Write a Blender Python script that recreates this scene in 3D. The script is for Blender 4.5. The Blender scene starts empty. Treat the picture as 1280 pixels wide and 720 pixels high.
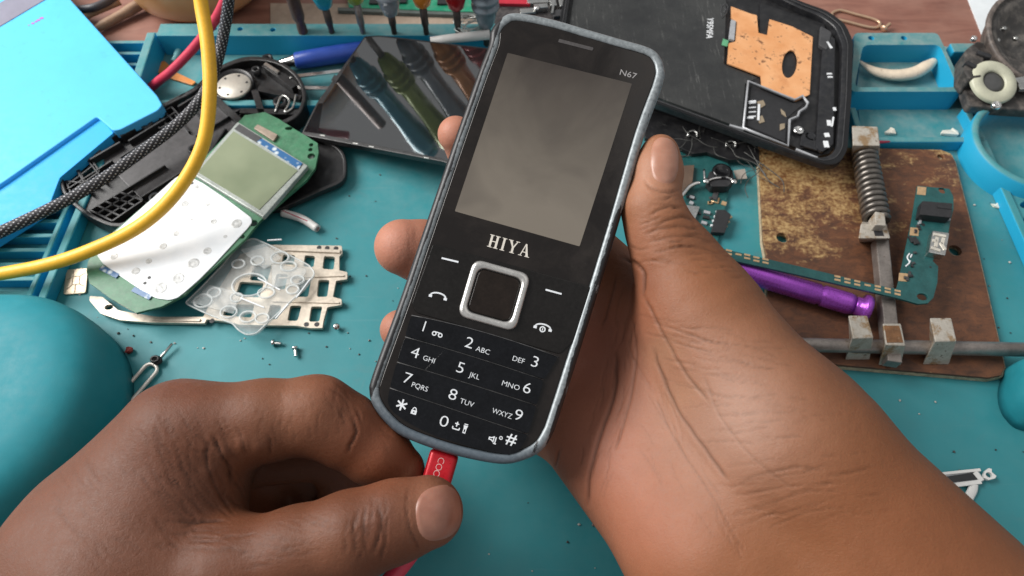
import bpy, bmesh, math, random
import numpy as np
from mathutils import Vector, Matrix, Quaternion
from mathutils.bvhtree import BVHTree

# ---------------------------------------------------------------- scene, camera (1 unit = 1 cm)
scene = bpy.context.scene
scene.unit_settings.system = 'METRIC'
scene.unit_settings.scale_length = 0.01
COL = scene.collection
random.seed(7)
H = 24.5                      # camera height over the mat
PITCH = math.radians(60)
F = 880.0                     # focal length in photo pixels (1280 wide)
CAM = Vector((0, 0, H))
FWD = Vector((0, math.cos(PITCH), -math.sin(PITCH)))
UPV = Vector((0, math.sin(PITCH), math.cos(PITCH)))
RGT = Vector((1, 0, 0))
cd = bpy.data.cameras.new('camera')
cam = bpy.data.objects.new('camera', cd)
COL.objects.link(cam)
cam.location = CAM
cam.rotation_euler = (math.radians(90) - PITCH, 0, 0)
cd.sensor_width = 36.0
cd.lens = 36.0 * F / 1280.0
cd.clip_start = 0.5
cd.clip_end = 2000
cd.dof.use_dof = True; cd.dof.focus_distance = 20.5; cd.dof.aperture_fstop = .22
scene.camera = cam

def ray(u, v):
    return FWD * F + RGT * (u - 640) - UPV * (v - 360)

def G(u, v, z=0.0):
    """the point at height z that the photo shows at (u, v)"""
    d = ray(u, v)
    return CAM + d * ((z - H) / d.z)

def P(u, v, depth):
    return CAM + ray(u, v) * (depth / F)

def GP(u, v, p0, n):
    d = ray(u, v)
    return CAM + d * ((p0 - CAM).dot(n) / d.dot(n))

def proj_np(co):
    r = co - np.array(CAM)
    d = r @ np.array(FWD)
    return 640 + F * (r @ np.array(RGT)) / d, 360 - F * (r @ np.array(UPV)) / d, d

# ---------------------------------------------------------------- objects
BASE = {}
def tag(o, label=None, cat=None, group=None, kind=None):
    if label: o['label'] = label
    if cat: o['category'] = cat
    if group: o['group'] = group
    if kind: o['kind'] = kind
    return o

def thing(name, label, cat, loc=(0, 0, 0), group=None, matrix=None):
    o = bpy.data.objects.new(name, None)
    o.empty_display_size = 0.5
    COL.objects.link(o)
    if matrix is not None:
        o.matrix_world = matrix
        BASE[o.name] = Vector((0, 0, 0))
    else:
        o.location = loc
        BASE[o.name] = Vector(loc)
    return tag(o, label, cat, group)

def base_of(o):
    while o.parent: o = o.parent
    return BASE.get(o.name, Vector((0, 0, 0)))

def obj(name, bm, mat, parent=None, bevel=0, seg=2, smooth=False, label=None, origin=None, angle=40):
    me = bpy.data.meshes.new(name)
    if isinstance(bm, bmesh.types.BMesh):
        off = base_of(parent) if parent else (Vector(origin) if origin is not None else Vector((0, 0, 0)))
        if off.length > 0: bmesh.ops.translate(bm, verts=bm.verts, vec=-off)
        bmesh.ops.recalc_face_normals(bm, faces=bm.faces)
        bm.to_mesh(me); bm.free()
    else:
        me = bm; off = Vector((0, 0, 0))
    o = bpy.data.objects.new(name, me)
    COL.objects.link(o)
    if parent: o.parent = parent
    elif origin is not None: o.location = origin; BASE[o.name] = Vector(origin)
    me.materials.append(mat)
    if smooth:
        for p in me.polygons: p.use_smooth = True
        if smooth == 'auto':
            try: me.set_sharp_from_angle(angle=math.radians(angle))
            except Exception: pass
    if bevel:
        m = o.modifiers.new('bevel', 'BEVEL'); m.width = bevel; m.segments = seg
        m.limit_method = 'ANGLE'; m.angle_limit = math.radians(35)
        m.harden_normals = False
    if label: o['label'] = label
    return o

def NB(): return bmesh.new()

# ---------------------------------------------------------------- shapes
def catmull(pts, n=8, closed=False):
    pts = [Vector(p) for p in pts]; out = []; m = len(pts)
    rng = range(m) if closed else range(m - 1)
    for i in rng:
        if closed: p0, p1, p2, p3 = pts[i-1], pts[i], pts[(i+1) % m], pts[(i+2) % m]
        else: p0, p1, p2, p3 = pts[max(i-1, 0)], pts[i], pts[i+1], pts[min(i+2, m-1)]
        for k in range(n):
            t = k / n
            out.append(0.5 * (2*p1 + (p2-p0)*t + (2*p0-5*p1+4*p2-p3)*t*t + (3*p1-p0-3*p2+p3)*t**3))
    if not closed: out.append(pts[-1])
    return out

def rounded(pts, r, n=5):
    pts = [Vector(p) for p in pts]; out = []; m = len(pts)
    for i in range(m):
        a, b, c = pts[i-1], pts[i], pts[(i+1) % m]
        rr = r[i] if isinstance(r, (list, tuple)) else r
        e1, e2 = (a-b), (c-b)
        q = min(rr, e1.length*.48, e2.length*.48)
        s, e = b + e1.normalized()*q, b + e2.normalized()*q
        for k in range(n+1):
            t = k/n
            out.append((1-t)**2*s + 2*t*(1-t)*b + t*t*e)
    return out

def px(pl, z):
    return [G(u, v, z) for u, v in pl]

def prism(bm, top, z0, holes=(), slope=None):
    """top: 3d outline; walls go straight down to z0 (or along 'slope' vector when given)"""
    loops = [list(top)] + [list(h) for h in holes]
    tv, bv, edges = [], [], []
    for lp in loops:
        a = [bm.verts.new(p) for p in lp]
        b = [bm.verts.new((p.x, p.y, z0) if slope is None else p + slope) for p in lp]
        tv.append(a); bv.append(b)
    if len(loops) == 1:
        bm.faces.new(tv[0]); bm.faces.new(list(reversed(bv[0])))
    else:
        for vs in (tv, bv):
            es = []
            for lp in vs:
                for i in range(len(lp)): es.append(bm.edges.new((lp[i], lp[(i+1) % len(lp)])))
            bmesh.ops.triangle_fill(bm, use_beauty=True, use_dissolve=False, edges=es)
    for a, b in zip(tv, bv):
        n = len(a)
        for i in range(n):
            j = (i+1) % n
            bm.faces.new((a[i], b[i], b[j], a[j]))
    return bm

def pprism(pl, z0, z1, r=0, holes=(), hr=0, bm=None, n=5):
    bm = bm or NB()
    t = px(pl, z1)
    if r: t = rounded(t, r, n)
    hs = []
    for h in holes:
        q = px(h, z1)
        hs.append(rounded(q, hr, 4) if hr else q)
    return prism(bm, t, z0, hs)

def circ(c, r, n=20, ry=None, ax=Vector((1,0,0)), ay=Vector((0,1,0))):
    c = Vector(c); ry = r if ry is None else ry
    return [c + ax*(r*math.cos(2*math.pi*k/n)) + ay*(ry*math.sin(2*math.pi*k/n)) for k in range(n)]

def disc(bm, c, r, h, n=24, ry=None):
    """solid disc whose base centre is c"""
    c = Vector(c)
    return prism(bm, circ(c + Vector((0,0,h)), r, n, ry), c.z)

def box(bm, c, sx, sy, sz, rot=0.0, m=None):
    """box with base centre c"""
    c = Vector(c)
    q = Matrix.Rotation(rot, 3, 'Z')
    t = [c + q @ Vector((x*sx/2, y*sy/2, sz)) for x, y in ((-1,-1),(1,-1),(1,1),(-1,1))]
    return prism(bm, t, c.z)

def bar(bm, a, b, w, h):
    """straight bar of width w whose top centre line runs a-b, going down by h"""
    a, b = Vector(a), Vector(b)
    d = (b-a); d.z = 0; d.normalize(); s = Vector((-d.y, d.x, 0))*(w/2)
    top = [a-s, b-s, b+s, a+s]
    return prism(bm, top, 0, slope=Vector((0,0,-h)))

def frames(pts, closed=False):
    n = len(pts); T = []
    for i in range(n):
        a = pts[i-1] if (i > 0 or closed) else pts[i]
        b = pts[(i+1) % n] if (i < n-1 or closed) else pts[i]
        T.append((b-a).normalized())
    up = Vector((0,0,1)) if abs(T[0].z) < .9 else Vector((0,1,0))
    N = [(up - T[0]*up.dot(T[0])).normalized()]
    for i in range(1, n):
        q = T[i-1].rotation_difference(T[i])
        v = q @ N[-1]
        N.append((v - T[i]*v.dot(T[i])).normalized())
    return T, N

def tube(bm, pts, r, seg=10, closed=False, uv=False, flat=1.0):
    pts = [Vector(p) for p in pts]; n = len(pts)
    T, N = frames(pts, closed)
    R = r if isinstance(r, (list, tuple)) else [r]*n
    rings = []; L = [0]
    for i in range(1, n): L.append(L[-1] + (pts[i]-pts[i-1]).length)
    for i in range(n):
        B = T[i].cross(N[i])
        rings.append([bm.verts.new(pts[i] + N[i]*(R[i]*flat*math.cos(2*math.pi*k/seg)) + B*(R[i]*math.sin(2*math.pi*k/seg))) for k in range(seg)])
    lay = bm.loops.layers.uv.verify() if uv else None
    for i in range(n if closed else n-1):
        j = (i+1) % n
        for k in range(seg):
            l = (k+1) % seg
            f = bm.faces.new((rings[i][k], rings[i][l], rings[j][l], rings[j][k]))
            f.smooth = True
            if uv:
                vs = [(k/seg, L[i]), ((k+1)/seg, L[i]), ((k+1)/seg, L[j]), (k/seg, L[j])]
                for lo, (a, b) in zip(f.loops, vs): lo[lay].uv = (a, b)
    if not closed:
        bm.faces.new(list(reversed(rings[0]))); bm.faces.new(rings[-1])
    return bm

def lathe(bm, prof, c, seg=32, axis=Vector((0,0,1)), caps=True):
    """prof: (radius, height) list"""
    c = Vector(c); axis = Vector(axis).normalized()
    q = Vector((0,0,1)).rotation_difference(axis)
    rings = []
    for r, h in prof:
        rings.append([bm.verts.new(c + q @ Vector((r*math.cos(2*math.pi*k/seg), r*math.sin(2*math.pi*k/seg), h))) for k in range(seg)])
    for i in range(len(rings)-1):
        for k in range(seg):
            l = (k+1) % seg
            f = bm.faces.new((rings[i][k], rings[i][l], rings[i+1][l], rings[i+1][k])); f.smooth = True
    if caps:
        bm.faces.new(list(reversed(rings[0]))); bm.faces.new(rings[-1])
    return bm

def text_bm(s, size, M, extrude=0.004, sx=1.0, shear=0.0, align='CENTER', bold=0.0):
    cu = bpy.data.curves.new('lettering', 'FONT')
    cu.body = s; cu.size = size; cu.extrude = extrude; cu.align_x = align; cu.align_y = 'CENTER'
    cu.shear = shear; cu.offset = bold; cu.resolution_u = 3
    o = bpy.data.objects.new('lettering', cu); COL.objects.link(o)
    bpy.context.view_layer.update()
    dg = bpy.context.evaluated_depsgraph_get()
    me = bpy.data.meshes.new_from_object(o.evaluated_get(dg))
    bm = NB(); bm.from_mesh(me)
    bpy.data.objects.remove(o); bpy.data.curves.remove(cu); bpy.data.meshes.remove(me)
    bmesh.ops.transform(bm, matrix=M @ Matrix.Diagonal((sx, 1, 1, 1)), verts=bm.verts)
    return bm

# ---------------------------------------------------------------- materials
def srgb(r, g, b):
    f = lambda c: (c/255/12.92) if c/255 <= .04045 else ((c/255+.055)/1.055)**2.4
    return (f(r), f(g), f(b), 1)

class NT:
    def __init__(s, name):
        s.m = bpy.data.materials.new(name); s.m.use_nodes = True
        s.t = s.m.node_tree; s.n = s.t.nodes; s.b = s.n['Principled BSDF']
        s.co = s.n.new('ShaderNodeTexCoord')
    def add(s, k, **kw):
        n = s.n.new(k)
        for a, b in kw.items(): setattr(n, a, b)
        return n
    def link(s, a, b): s.t.links.new(a, b)
    def noise(s, scale, detail=4, rough=.55, dist=0.0, vec=None):
        n = s.add('ShaderNodeTexNoise'); n.inputs['Scale'].default_value = scale
        n.inputs['Detail'].default_value = detail; n.inputs['Roughness'].default_value = rough
        n.inputs['Distortion'].default_value = dist
        s.link(vec or s.co.outputs['Object'], n.inputs['Vector']); return n.outputs['Fac']
    def voro(s, scale, feature='F1', vec=None):
        n = s.add('ShaderNodeTexVoronoi', feature=feature); n.inputs['Scale'].default_value = scale
        s.link(vec or s.co.outputs['Object'], n.inputs['Vector']); return n.outputs['Distance']
    def ramp(s, fac, a, b):
        n = s.add('ShaderNodeMapRange'); n.inputs[1].default_value = a; n.inputs[2].default_value = b
        n.clamp = True
        s.link(fac, n.inputs[0]); return n.outputs[0]
    def math(s, op, a, b=None):
        n = s.add('ShaderNodeMath', operation=op)
        for i, x in enumerate((a, b)):
            if x is None: continue
            if isinstance(x, (int, float)): n.inputs[i].default_value = x
            else: s.link(x, n.inputs[i])
        return n.outputs[0]
    def mix(s, fac, a, b):
        n = s.add('ShaderNodeMix', data_type='RGBA')
        if isinstance(fac, (int, float)): n.inputs[0].default_value = fac
        else: s.link(fac, n.inputs[0])
        for i, x in ((6, a), (7, b)):
            if isinstance(x, tuple): n.inputs[i].default_value = x
            else: s.link(x, n.inputs[i])
        return n.outputs[2]
    def color(s, c):
        if isinstance(c, tuple): s.b.inputs['Base Color'].default_value = c
        else: s.link(c, s.b.inputs['Base Color'])
    def set(s, **kw):
        for k, v in kw.items():
            i = s.b.inputs[k.replace('_', ' ')]
            if isinstance(v, (int, float, tuple)): i.default_value = v
            else: s.link(v, i)
    def bump(s, h, strength=.3, dist=.05, prev=None):
        n = s.add('ShaderNodeBump'); n.inputs['Strength'].default_value = strength
        n.inputs['Distance'].default_value = dist
        s.link(h, n.inputs['Height'])
        if prev is not None: s.link(prev, n.inputs['Normal'])
        s.link(n.outputs[0], s.b.inputs['Normal']); return n.outputs[0]

def M(name, c, rough=.5, metal=0, var=.25, scale=2.0, spec=.5, bump=0, bscale=20, dust=0, dustc=(.35,.33,.3,1), wear=0, wearc=(.5,.5,.48,1), coat=0):
    """procedural surface: base colour broken up by noise, uneven roughness, optional dust, wear and fine bump"""
    t = NT(name)
    n1 = t.noise(scale, 5); n2 = t.noise(scale*6.3, 3)
    dark = tuple(x*(1-var) for x in c[:3]) + (1,)
    light = tuple(min(1, x*(1+var)) for x in c[:3]) + (1,)
    col = t.mix(t.ramp(t.math('ADD', t.math('MULTIPLY', n1, .65), t.math('MULTIPLY', n2, .35)), .32, .68), dark, light)
    if dust:
        d = t.math('MULTIPLY', t.ramp(t.noise(scale*2.1, 6, .7), .45, .75), dust)
        col = t.mix(d, col, dustc)
    if wear:
        w = t.ramp(t.noise(scale*3.7, 6, .72), .60, .66)
        col = t.mix(t.math('MULTIPLY', w, wear), col, wearc)
    t.color(col)
    rr = t.math('ADD', t.math('MULTIPLY', t.math('SUBTRACT', n2, .5), .35), rough)
    t.set(Roughness=rr, Metallic=metal)
    t.b.inputs['Specular IOR Level'].default_value = spec
    if coat: t.b.inputs['Coat Weight'].default_value = coat
    if bump: t.bump(t.noise(bscale, 4), bump, .03)
    return t.m

MAT = {}
MAT['black'] = M('black_plastic', (.010,.010,.0115,1), .42, 0, .4, 1.5, bump=.15, bscale=40, dust=.05)
MAT['black_rib'] = M('black_ribs', (.013,.0135,.016,1), .36, 0, .4, 2, dust=.06)
MAT['black_gloss'] = M('black_gloss', (.006,.006,.007,1), .12, 0, .3, 2)
MAT['dark_grey'] = M('dark_grey_plastic', (.045,.045,.048,1), .5, 0, .3, 1.2, dust=.25, dustc=(.12,.12,.12,1))
MAT['steel'] = M('steel', (.55,.55,.53,1), .32, 1, .25, 3, bump=.1, bscale=30)
MAT['chrome'] = M('bright_metal', (.78,.77,.75,1), .2, 1, .12, 3)
MAT['nickel'] = M('pale_nickel', (.60,.53,.44,1), .42, .45, .22, 1.6, dust=.3, dustc=(.36,.30,.24,1))
MAT['silver_paint'] = M('silver_trim', (.42,.43,.45,1), .4, .3, .2, 4)
MAT['white'] = M('white_plastic', (.75,.74,.72,1), .4, 0, .06, 2)
MAT['mark_white'] = M('white_print', (.72,.74,.76,1), .5, 0, .1, 8)
MAT['gold'] = M('gold_pad', (.72,.48,.27,1), .35, .7, .2, 8)
MAT['copper_wire'] = M('copper_wire', (.55,.27,.18,1), .4, .8, .2, 6)
MAT['pcb'] = M('green_circuit_board', (.012,.082,.082,1), .38, 0, .3, 2, dust=.2, dustc=(.06,.15,.145,1))
MAT['pcb_dark'] = M('dark_circuit_board', (.012,.07,.075,1), .4, 0, .35, 3, dust=.15, dustc=(.1,.2,.2,1))
MAT['pcb_light'] = M('old_green_board', (.042,.165,.085,1), .42, 0, .3, 2.5, dust=.18, dustc=(.26,.34,.26,1))
MAT['chip'] = M('chip_black', (.02,.02,.022,1), .5, 0, .3, 6)
# ---------------------------------------------------------------- table and mat
def teal_material(name, flat, side, rough=.5):
    t = NT(name)
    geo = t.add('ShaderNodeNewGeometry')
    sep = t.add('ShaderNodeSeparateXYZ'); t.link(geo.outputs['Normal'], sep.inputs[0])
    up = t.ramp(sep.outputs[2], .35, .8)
    n1 = t.noise(.16, 4, .6); n2 = t.noise(1.7, 5, .65); n3 = t.noise(22, 3)
    base = t.mix(t.ramp(n1, .3, .7), tuple(x*.86 for x in flat[:3])+(1,), tuple(x*1.14 for x in flat[:3])+(1,))
    # greyer towards the far edge and right: dust plus sheen painted into the colour
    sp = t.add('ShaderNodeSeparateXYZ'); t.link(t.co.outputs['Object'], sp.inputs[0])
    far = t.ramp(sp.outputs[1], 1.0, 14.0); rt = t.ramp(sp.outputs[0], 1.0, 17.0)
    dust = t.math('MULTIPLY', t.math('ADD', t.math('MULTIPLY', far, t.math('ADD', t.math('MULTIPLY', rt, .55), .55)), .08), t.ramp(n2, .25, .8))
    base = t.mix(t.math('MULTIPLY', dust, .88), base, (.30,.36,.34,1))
    # smears and old stains
    st = t.ramp(t.noise(.55, 6, .7, 1.5), .60, .72)
    base = t.mix(t.math('MULTIPLY', st, .26), base, (.10,.19,.20,1))
    sk = t.ramp(t.noise(3.1, 4, .6), .72, .76)
    base = t.mix(t.math('MULTIPLY', sk, .30), base, (.03,.055,.055,1))
    for rot, sc in ((.5, .3), (-.9, .22), (1.4, .26)):
        mp = t.add('ShaderNodeMapping'); mp.inputs['Rotation'].default_value = (0,0,rot); mp.inputs['Scale'].default_value = (.10,3.2,1); t.link(t.co.outputs['Object'], mp.inputs[0])
        k = t.math('MULTIPLY', t.ramp(t.noise(1.4, 5, .6, .2, vec=mp.outputs[0]), .66, .70), t.ramp(t.noise(.35, 2), .5, .62))
        base = t.mix(t.math('MULTIPLY', k, sc), base, (.16,.30,.31,1))
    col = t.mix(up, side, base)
    t.color(col)
    t.set(Roughness=t.math('ADD', t.math('MULTIPLY', n2, .28), rough - .14))
    t.b.inputs['Specular IOR Level'].default_value = .4
    t.bump(n3, .12, .02)
    return t.m
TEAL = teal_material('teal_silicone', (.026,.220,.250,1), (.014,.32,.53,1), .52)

# table: reddish brown wood
t = NT('table_wood')
mp = t.add('ShaderNodeMapping'); mp.inputs['Scale'].default_value = (.25, 1.6, 1)
t.link(t.co.outputs['Object'], mp.inputs[0])
g1 = t.noise(.9, 7, .65, .8, vec=mp.outputs[0]); g2 = t.noise(.35, 4)
c = t.mix(t.ramp(g1, .3, .7), (.16,.062,.045,1), (.30,.135,.095,1))
c = t.mix(t.math('MULTIPLY', t.ramp(g2, .4, .7), .55), c, (.36,.20,.15,1))
t.color(c); t.set(Roughness=.5); t.bump(g1, .15, .03)
MAT['table'] = t.m
bm = NB(); box(bm, (0, 22, -3.3), 130, 90, 3.0)
obj('table', bm, MAT['table'], bevel=.2, label='reddish brown wooden tabletop under the teal repair mat, showing along the far edge')['kind'] = 'structure'
bpy.data.objects['table']['category'] = 'table'
MAT['paper'] = M('pale_sheet', (.70,.74,.76,1), .7, 0, .08, .6)
tag(obj('paper_sheet', pprism([(1205,-14),(1230,50),(1420,120),(1420,-60)], -.297, -.25), MAT['paper'], origin=G(1260,20,-.29)),
    'pale grey white sheet lying at the far right corner behind the loudspeaker', 'paper sheet')
MAT['card'] = M('tan_card', (.40,.31,.24,1), .75, 0, .2, .7, dust=.35, dustc=(.25,.17,.12,1), bump=.1, bscale=9)
tag(obj('cardboard_sheet', pprism([(338,4),(640,6),(640,46),(338,46)], -.296, -.2), MAT['card'], origin=G(480,25,-.29)),
    'dusty tan cardboard sheet lying behind the row of screwdrivers', 'cardboard')

mat_t = thing('repair_mat', 'teal silicone repair mat with raised trays, slats and a tool rail covering the bench', 'work mat', (0, 15, -.29))
yb = G(400, 33, 1.2).y
bm = NB(); prism(bm, rounded([Vector((-29,-4,0)), Vector((33,-4,0)), Vector((33,yb,0)), Vector((-29,yb,0))], 1.0), -.29)
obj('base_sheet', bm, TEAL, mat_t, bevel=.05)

def rim(pl, z, w, name='tray_wall', closed=False, zb=0.002, bev=.06):
    """raised silicone wall whose top centre line follows the pixels"""
    pts = px(pl, z); n = len(pts)
    L, R = [], []
    for i in range(n):
        a = pts[i-1] if (i or closed) else pts[i]; b = pts[(i+1) % n] if (i < n-1 or closed) else pts[i]
        d = b-a; d.z = 0; d.normalize(); s = Vector((-d.y, d.x, 0))*(w/2)
        if 0 < i < n-1 or closed:
            d1 = (pts[i]-pts[i-1]).normalized(); k = max(.5, d.dot(d1)); s /= k
        L.append(pts[i]+s); R.append(pts[i]-s)
    bm = NB()
    if closed: prism(bm, L, zb, [R])
    else: prism(bm, L + R[::-1], zb)
    return obj(name, bm, TEAL, mat_t, bevel=bev)

# tool rail along the far side with its row of holes
rail_holes = [(379,40),(415,40.5),(454,41),(493,41.5),(533,42),(573,42),(608,42),(341,39),(300,38),(268,37.5)]
ry0, ry1 = G(400, 29.5, 1.2).y, G(400, 44.5, 1.2).y
xl, xr = G(196, 42, 1.2).x, G(1060, 42, 1.2).x
bm = NB()
prism(bm, [Vector((xl,ry1,1.2)), Vector((xr,ry1,1.2)), Vector((xr,ry0,1.2)), Vector((xl,ry0,1.2))], .002,
      [circ(G(u,v-2,1.2), .13, 14) for u, v in rail_holes])
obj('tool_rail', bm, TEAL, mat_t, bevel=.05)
rim([(189,40),(172,92),(160,126)], 1.2, .42)
rim([(160,128),(620,128)], .7, .35)
# right hand trays
bm = NB()
outer = px([(1068,41),(1172,41),(1206,112),(1200,114.5),(1064,114.5)], 1.2)
inner = px([(1079,56),(1175,56),(1197,109),(1068,109)], 1.2)
prism(bm, rounded(outer, .25), .002, [rounded(inner, .35)] + [circ(G(u,v,1.2), .15, 12) for u, v in ((1089,47.5),(1130,47.5))])
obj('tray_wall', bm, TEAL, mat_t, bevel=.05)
obj('tray_floor', pprism([(1076,70),(1182,70),(1204,118),(1070,118)], .0, .12), TEAL, mat_t)
rim([(1066,134),(1078,174)], .62, .28)
rim([(1208,134),(1229,174)], .62, .32)
rim([(1075,174),(1232,174)], .62, .30)
rim([(1229,174),(1296,322),(1330,400)], .62, .36)
rim([(1190,59),(1330,59)], 1.1, .6)
rim([(1208,137),(1262,140)], .62, .3)
obj('tray_floor', pprism([(1072,130),(1206,130),(1224,176),(1078,176)], .0, .06), TEAL, mat_t)
# round cup
cc = G(1294, 178, 1.3)
bm = NB(); lathe(bm, [(2.55,0),(2.6,1.2),(2.5,1.3),(2.34,1.3),(2.25,1.2),(2.2,.12),(0.01,.1)], (cc.x, cc.y, .002), 56, caps=False)
obj('round_cup', bm, TEAL, mat_t)
# hole strip at the right edge
def oval(u, v, a, b, rot):
    c = G(u, v, .35); ax = Vector((math.cos(rot), math.sin(rot), 0)); ay = Vector((-ax.y, ax.x, 0))
    return circ(c, a, 16, b, ax, ay)
bm = NB()
prism(bm, rounded(px([(1258,250),(1264,228),(1285,222),(1330,222),(1345,330),(1290,326)], .5), .5), .002,
      [[Vector((p.x,p.y,.5)) for p in oval(u, v, .42, .2, .25)] for u, v in ((1283,240),(1284,258),(1288,276),(1293,294),(1298,311))])
obj('hole_strip', bm, TEAL, mat_t, bevel=.05)
# slatted storage at the left edge
rim([(196,40),(100,258),(42,396),(10,470)], .62, .34)
rim([(86,250),(28,388),(0,452)], .62, .24)
for v in (52, 66, 80, 94, 108, 240, 258, 276, 294, 312, 330, 348, 366, 384):
    u1 = 190 - (v-52)*.465 if v < 150 else 88 - (v-245)*.42
    rim([(-90 if v > 150 else 60, v+1), (u1, v)], .55, .19, 'slat', bev=.03)
# ---------------------------------------------------------------- left side
# blue plastic box
MAT['blue'] = M('sky_blue_plastic', (.085,.50,.93,1), .5, 0, .05, .5, spec=.3, wear=.22, wearc=(.06,.30,.55,1), bump=.08, bscale=18)
MAT['blue_dark'] = M('blue_plastic_flap', (.028,.40,.86,1), .48, 0, .05, .5, spec=.3)
MAT['greyband'] = M('grey_band', (.20,.20,.27,1), .5, 0, .1, 1)
MAT['magenta'] = M('magenta_ink', (.45,.08,.40,1), .6, 0, .2, 6)
bx = thing('plastic_box', 'sky blue plastic box with a hinged front flap and grey band at the upper left', 'plastic box', G(60,120,0))
obj('lid', pprism([(50,-46),(92,4),(196,119),(203,131),(197,138),(150,162),(141,163),(121,146),(8,225),(-70,276),(-160,100)], .72, 1.25, .12), MAT['blue'], bx, bevel=.1, seg=3)
obj('front_flap', pprism([(9,226),(120,148),(127,150),(142,166),(75,222),(62,256),(0,296),(-70,340),(-66,276)], .62, 1.08, .08), MAT['blue_dark'], bx, bevel=.14, seg=3)
obj('box_body', pprism([(50,-40),(86,4),(176,117),(176,131),(130,150),(100,170),(8,240),(-70,290),(-160,100)], .004, .9, .1), MAT['blue_dark'], bx, bevel=.05)
bm = NB(); pprism([(-4,35),(60,-3),(44,-22),(-30,20)], 1.24, 1.28, bm=bm); obj('grey_band', bm, MAT['greyband'], bx, bevel=.01)
bm = NB()
for u, v, r in ((36,31.5,.05),(41,29,.11),(45,27,.09),(48,25,.12),(52,22.5,.13)):
    prism(bm, circ(G(u,v,1.262), r*.8, 7, r*.55), 1.24)
obj('ink_mark', bm, MAT['magenta'], bx)

# amber tub
t = NT('amber_plastic')
n = t.noise(.25, 3)
t.color(t.mix(t.ramp(n, .35, .65), (.66,.29,.10,1), (.80,.46,.22,1)))
t.set(Roughness=.3); t.b.inputs['Subsurface Weight'].default_value = .25
t.b.inputs['Subsurface Radius'].default_value = (1,.6,.3); t.b.inputs['Subsurface Scale'].default_value = .6
MAT['amber'] = t.m
tc = G(240, 38, -.29) + Vector((0, 3.4, 0))
tub = thing('plastic_tub', 'rounded amber plastic tub standing on the table beyond the mat', 'tub', (tc.x, tc.y, -.29))
bm = NB(); lathe(bm, [(.05,0),(2.4,.0),(3.1,.22),(3.6,.75),(3.85,1.6),(4.0,3.2),(4.05,6.5),(3.7,7.0)], (tc.x, tc.y, -.285), 56)
obj('tub_body', bm, MAT['amber'], tub)
bm = NB(); lathe(bm, [(3.8,0),(4.15,.05),(4.15,.9),(3.9,1.0)], (tc.x, tc.y, 6.75), 56); obj('tub_lid', bm, MAT['white'], tub)

# sticks behind the blue box
MAT['stick'] = M('brown_stick', (.30,.19,.12,1), .6, 0, .3, 2, bump=.2, bscale=14)
tag(obj('wooden_stick', tube(NB(), catmull([G(84,52,-.1), G(120,36,0.0), G(160,14,.1), G(190,-4,.2)], 5), [.16]*6+[.24]*4+[.28]*6, 10), MAT['stick'], smooth=True, origin=G(130,30,0)),
    'short brown wooden stick between the blue box and amber tub', 'stick')
tag(obj('wooden_stick', tube(NB(), catmull([G(76,34,.1), G(112,18,.15), G(150,2,.2)], 5), .17, 10), MAT['stick'], smooth=True, origin=G(110,18,0)),
    'thin brown stick, farther of two beside the amber tub', 'stick')
MAT['greycable'] = M('dark_grey_rubber', (.05,.05,.06,1), .5, 0, .2, 2)
tag(obj('cable', tube(NB(), catmull([G(96,12,.3), G(118,9,.5), G(142,-2,.4), G(160,-14,.3)], 6), .2, 10), MAT['greycable'], smooth=True, origin=G(120,8,0)),
    'short dark grey cable end behind the blue box by the wooden sticks', 'cable')

# cables
MAT['yellow'] = M('yellow_cable_rubber', (.86,.47,.03,1), .45, 0, .10, 1.2, wear=.35, wearc=(.45,.24,.05,1), bump=.08, bscale=8)
tag(obj('cable', tube(NB(), catmull([G(246,-60,8.5), G(251,0,7.2), G(260,60,6.2), G(262,120,5.2), G(253,182,4.1), G(222,238,3.1), G(178,280,2.4), G(120,310,1.9), G(50,333,1.5), G(-60,352,1.2)], 9), .26, 16), MAT['yellow'], smooth=True, origin=G(200,260,0)),
    'thick smooth yellow cable looping down over the black phone shell', 'cable')
t = NT('braided_sleeve')
uv = t.add('ShaderNodeUVMap'); s = t.add('ShaderNodeSeparateXYZ'); t.link(uv.outputs[0], s.inputs[0])
u_, v_ = s.outputs[0], s.outputs[1]
def fr(x): return t.math('FRACT', x)
A = t.math('ADD', t.math('MULTIPLY', u_, 8.0), t.math('MULTIPLY', v_, 2.6))
B = t.math('SUBTRACT', t.math('MULTIPLY', u_, 8.0), t.math('MULTIPLY', v_, 5.2))
da = t.math('LESS_THAN', fr(A), .34); db = t.math('LESS_THAN', fr(B), .36)
w = t.math('MULTIPLY', da, db)
t.color(t.mix(w, (.012,.012,.016,1), (.50,.50,.53,1)))
t.set(Roughness=.6); t.bump(t.math('PINGPONG', B, .5), .5, .05)
MAT['braid'] = t.m
tag(obj('cable', tube(NB(), catmull([G(290,-60,7.0), G(286,0,5.0), G(280,40,3.7), G(270,82,2.7), G(252,122,2.1), G(222,155,1.8), G(182,186,1.65), G(122,228,1.6), G(60,262,1.55), G(-60,318,1.4)], 9), .235, 16, uv=True), MAT['braid'], smooth=True, origin=G(180,190,0)),
    'black braided cable flecked with white running across the black phone shell', 'cable')
MAT['redcable'] = M('raspberry_cable', (.52,.035,.075,1), .4, 0, .1, 1.5)
tag(obj('cable', tube(NB(), catmull([G(300,-50,6), G(283,-4,4.6), G(268,26,3.6), G(242,60,2.4), G(216,87,1.4), G(200,100,.8), G(189,109,.4), G(182,114,.34)], 8), .21, 14), MAT['redcable'], smooth=True, origin=G(240,60,0)),
    'raspberry red cable crossing the far tray beside the blue box', 'cable')
MAT['orange'] = M('orange_flex', (.62,.22,.04,1), .45, 0, .25, 2, dust=.2)
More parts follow.
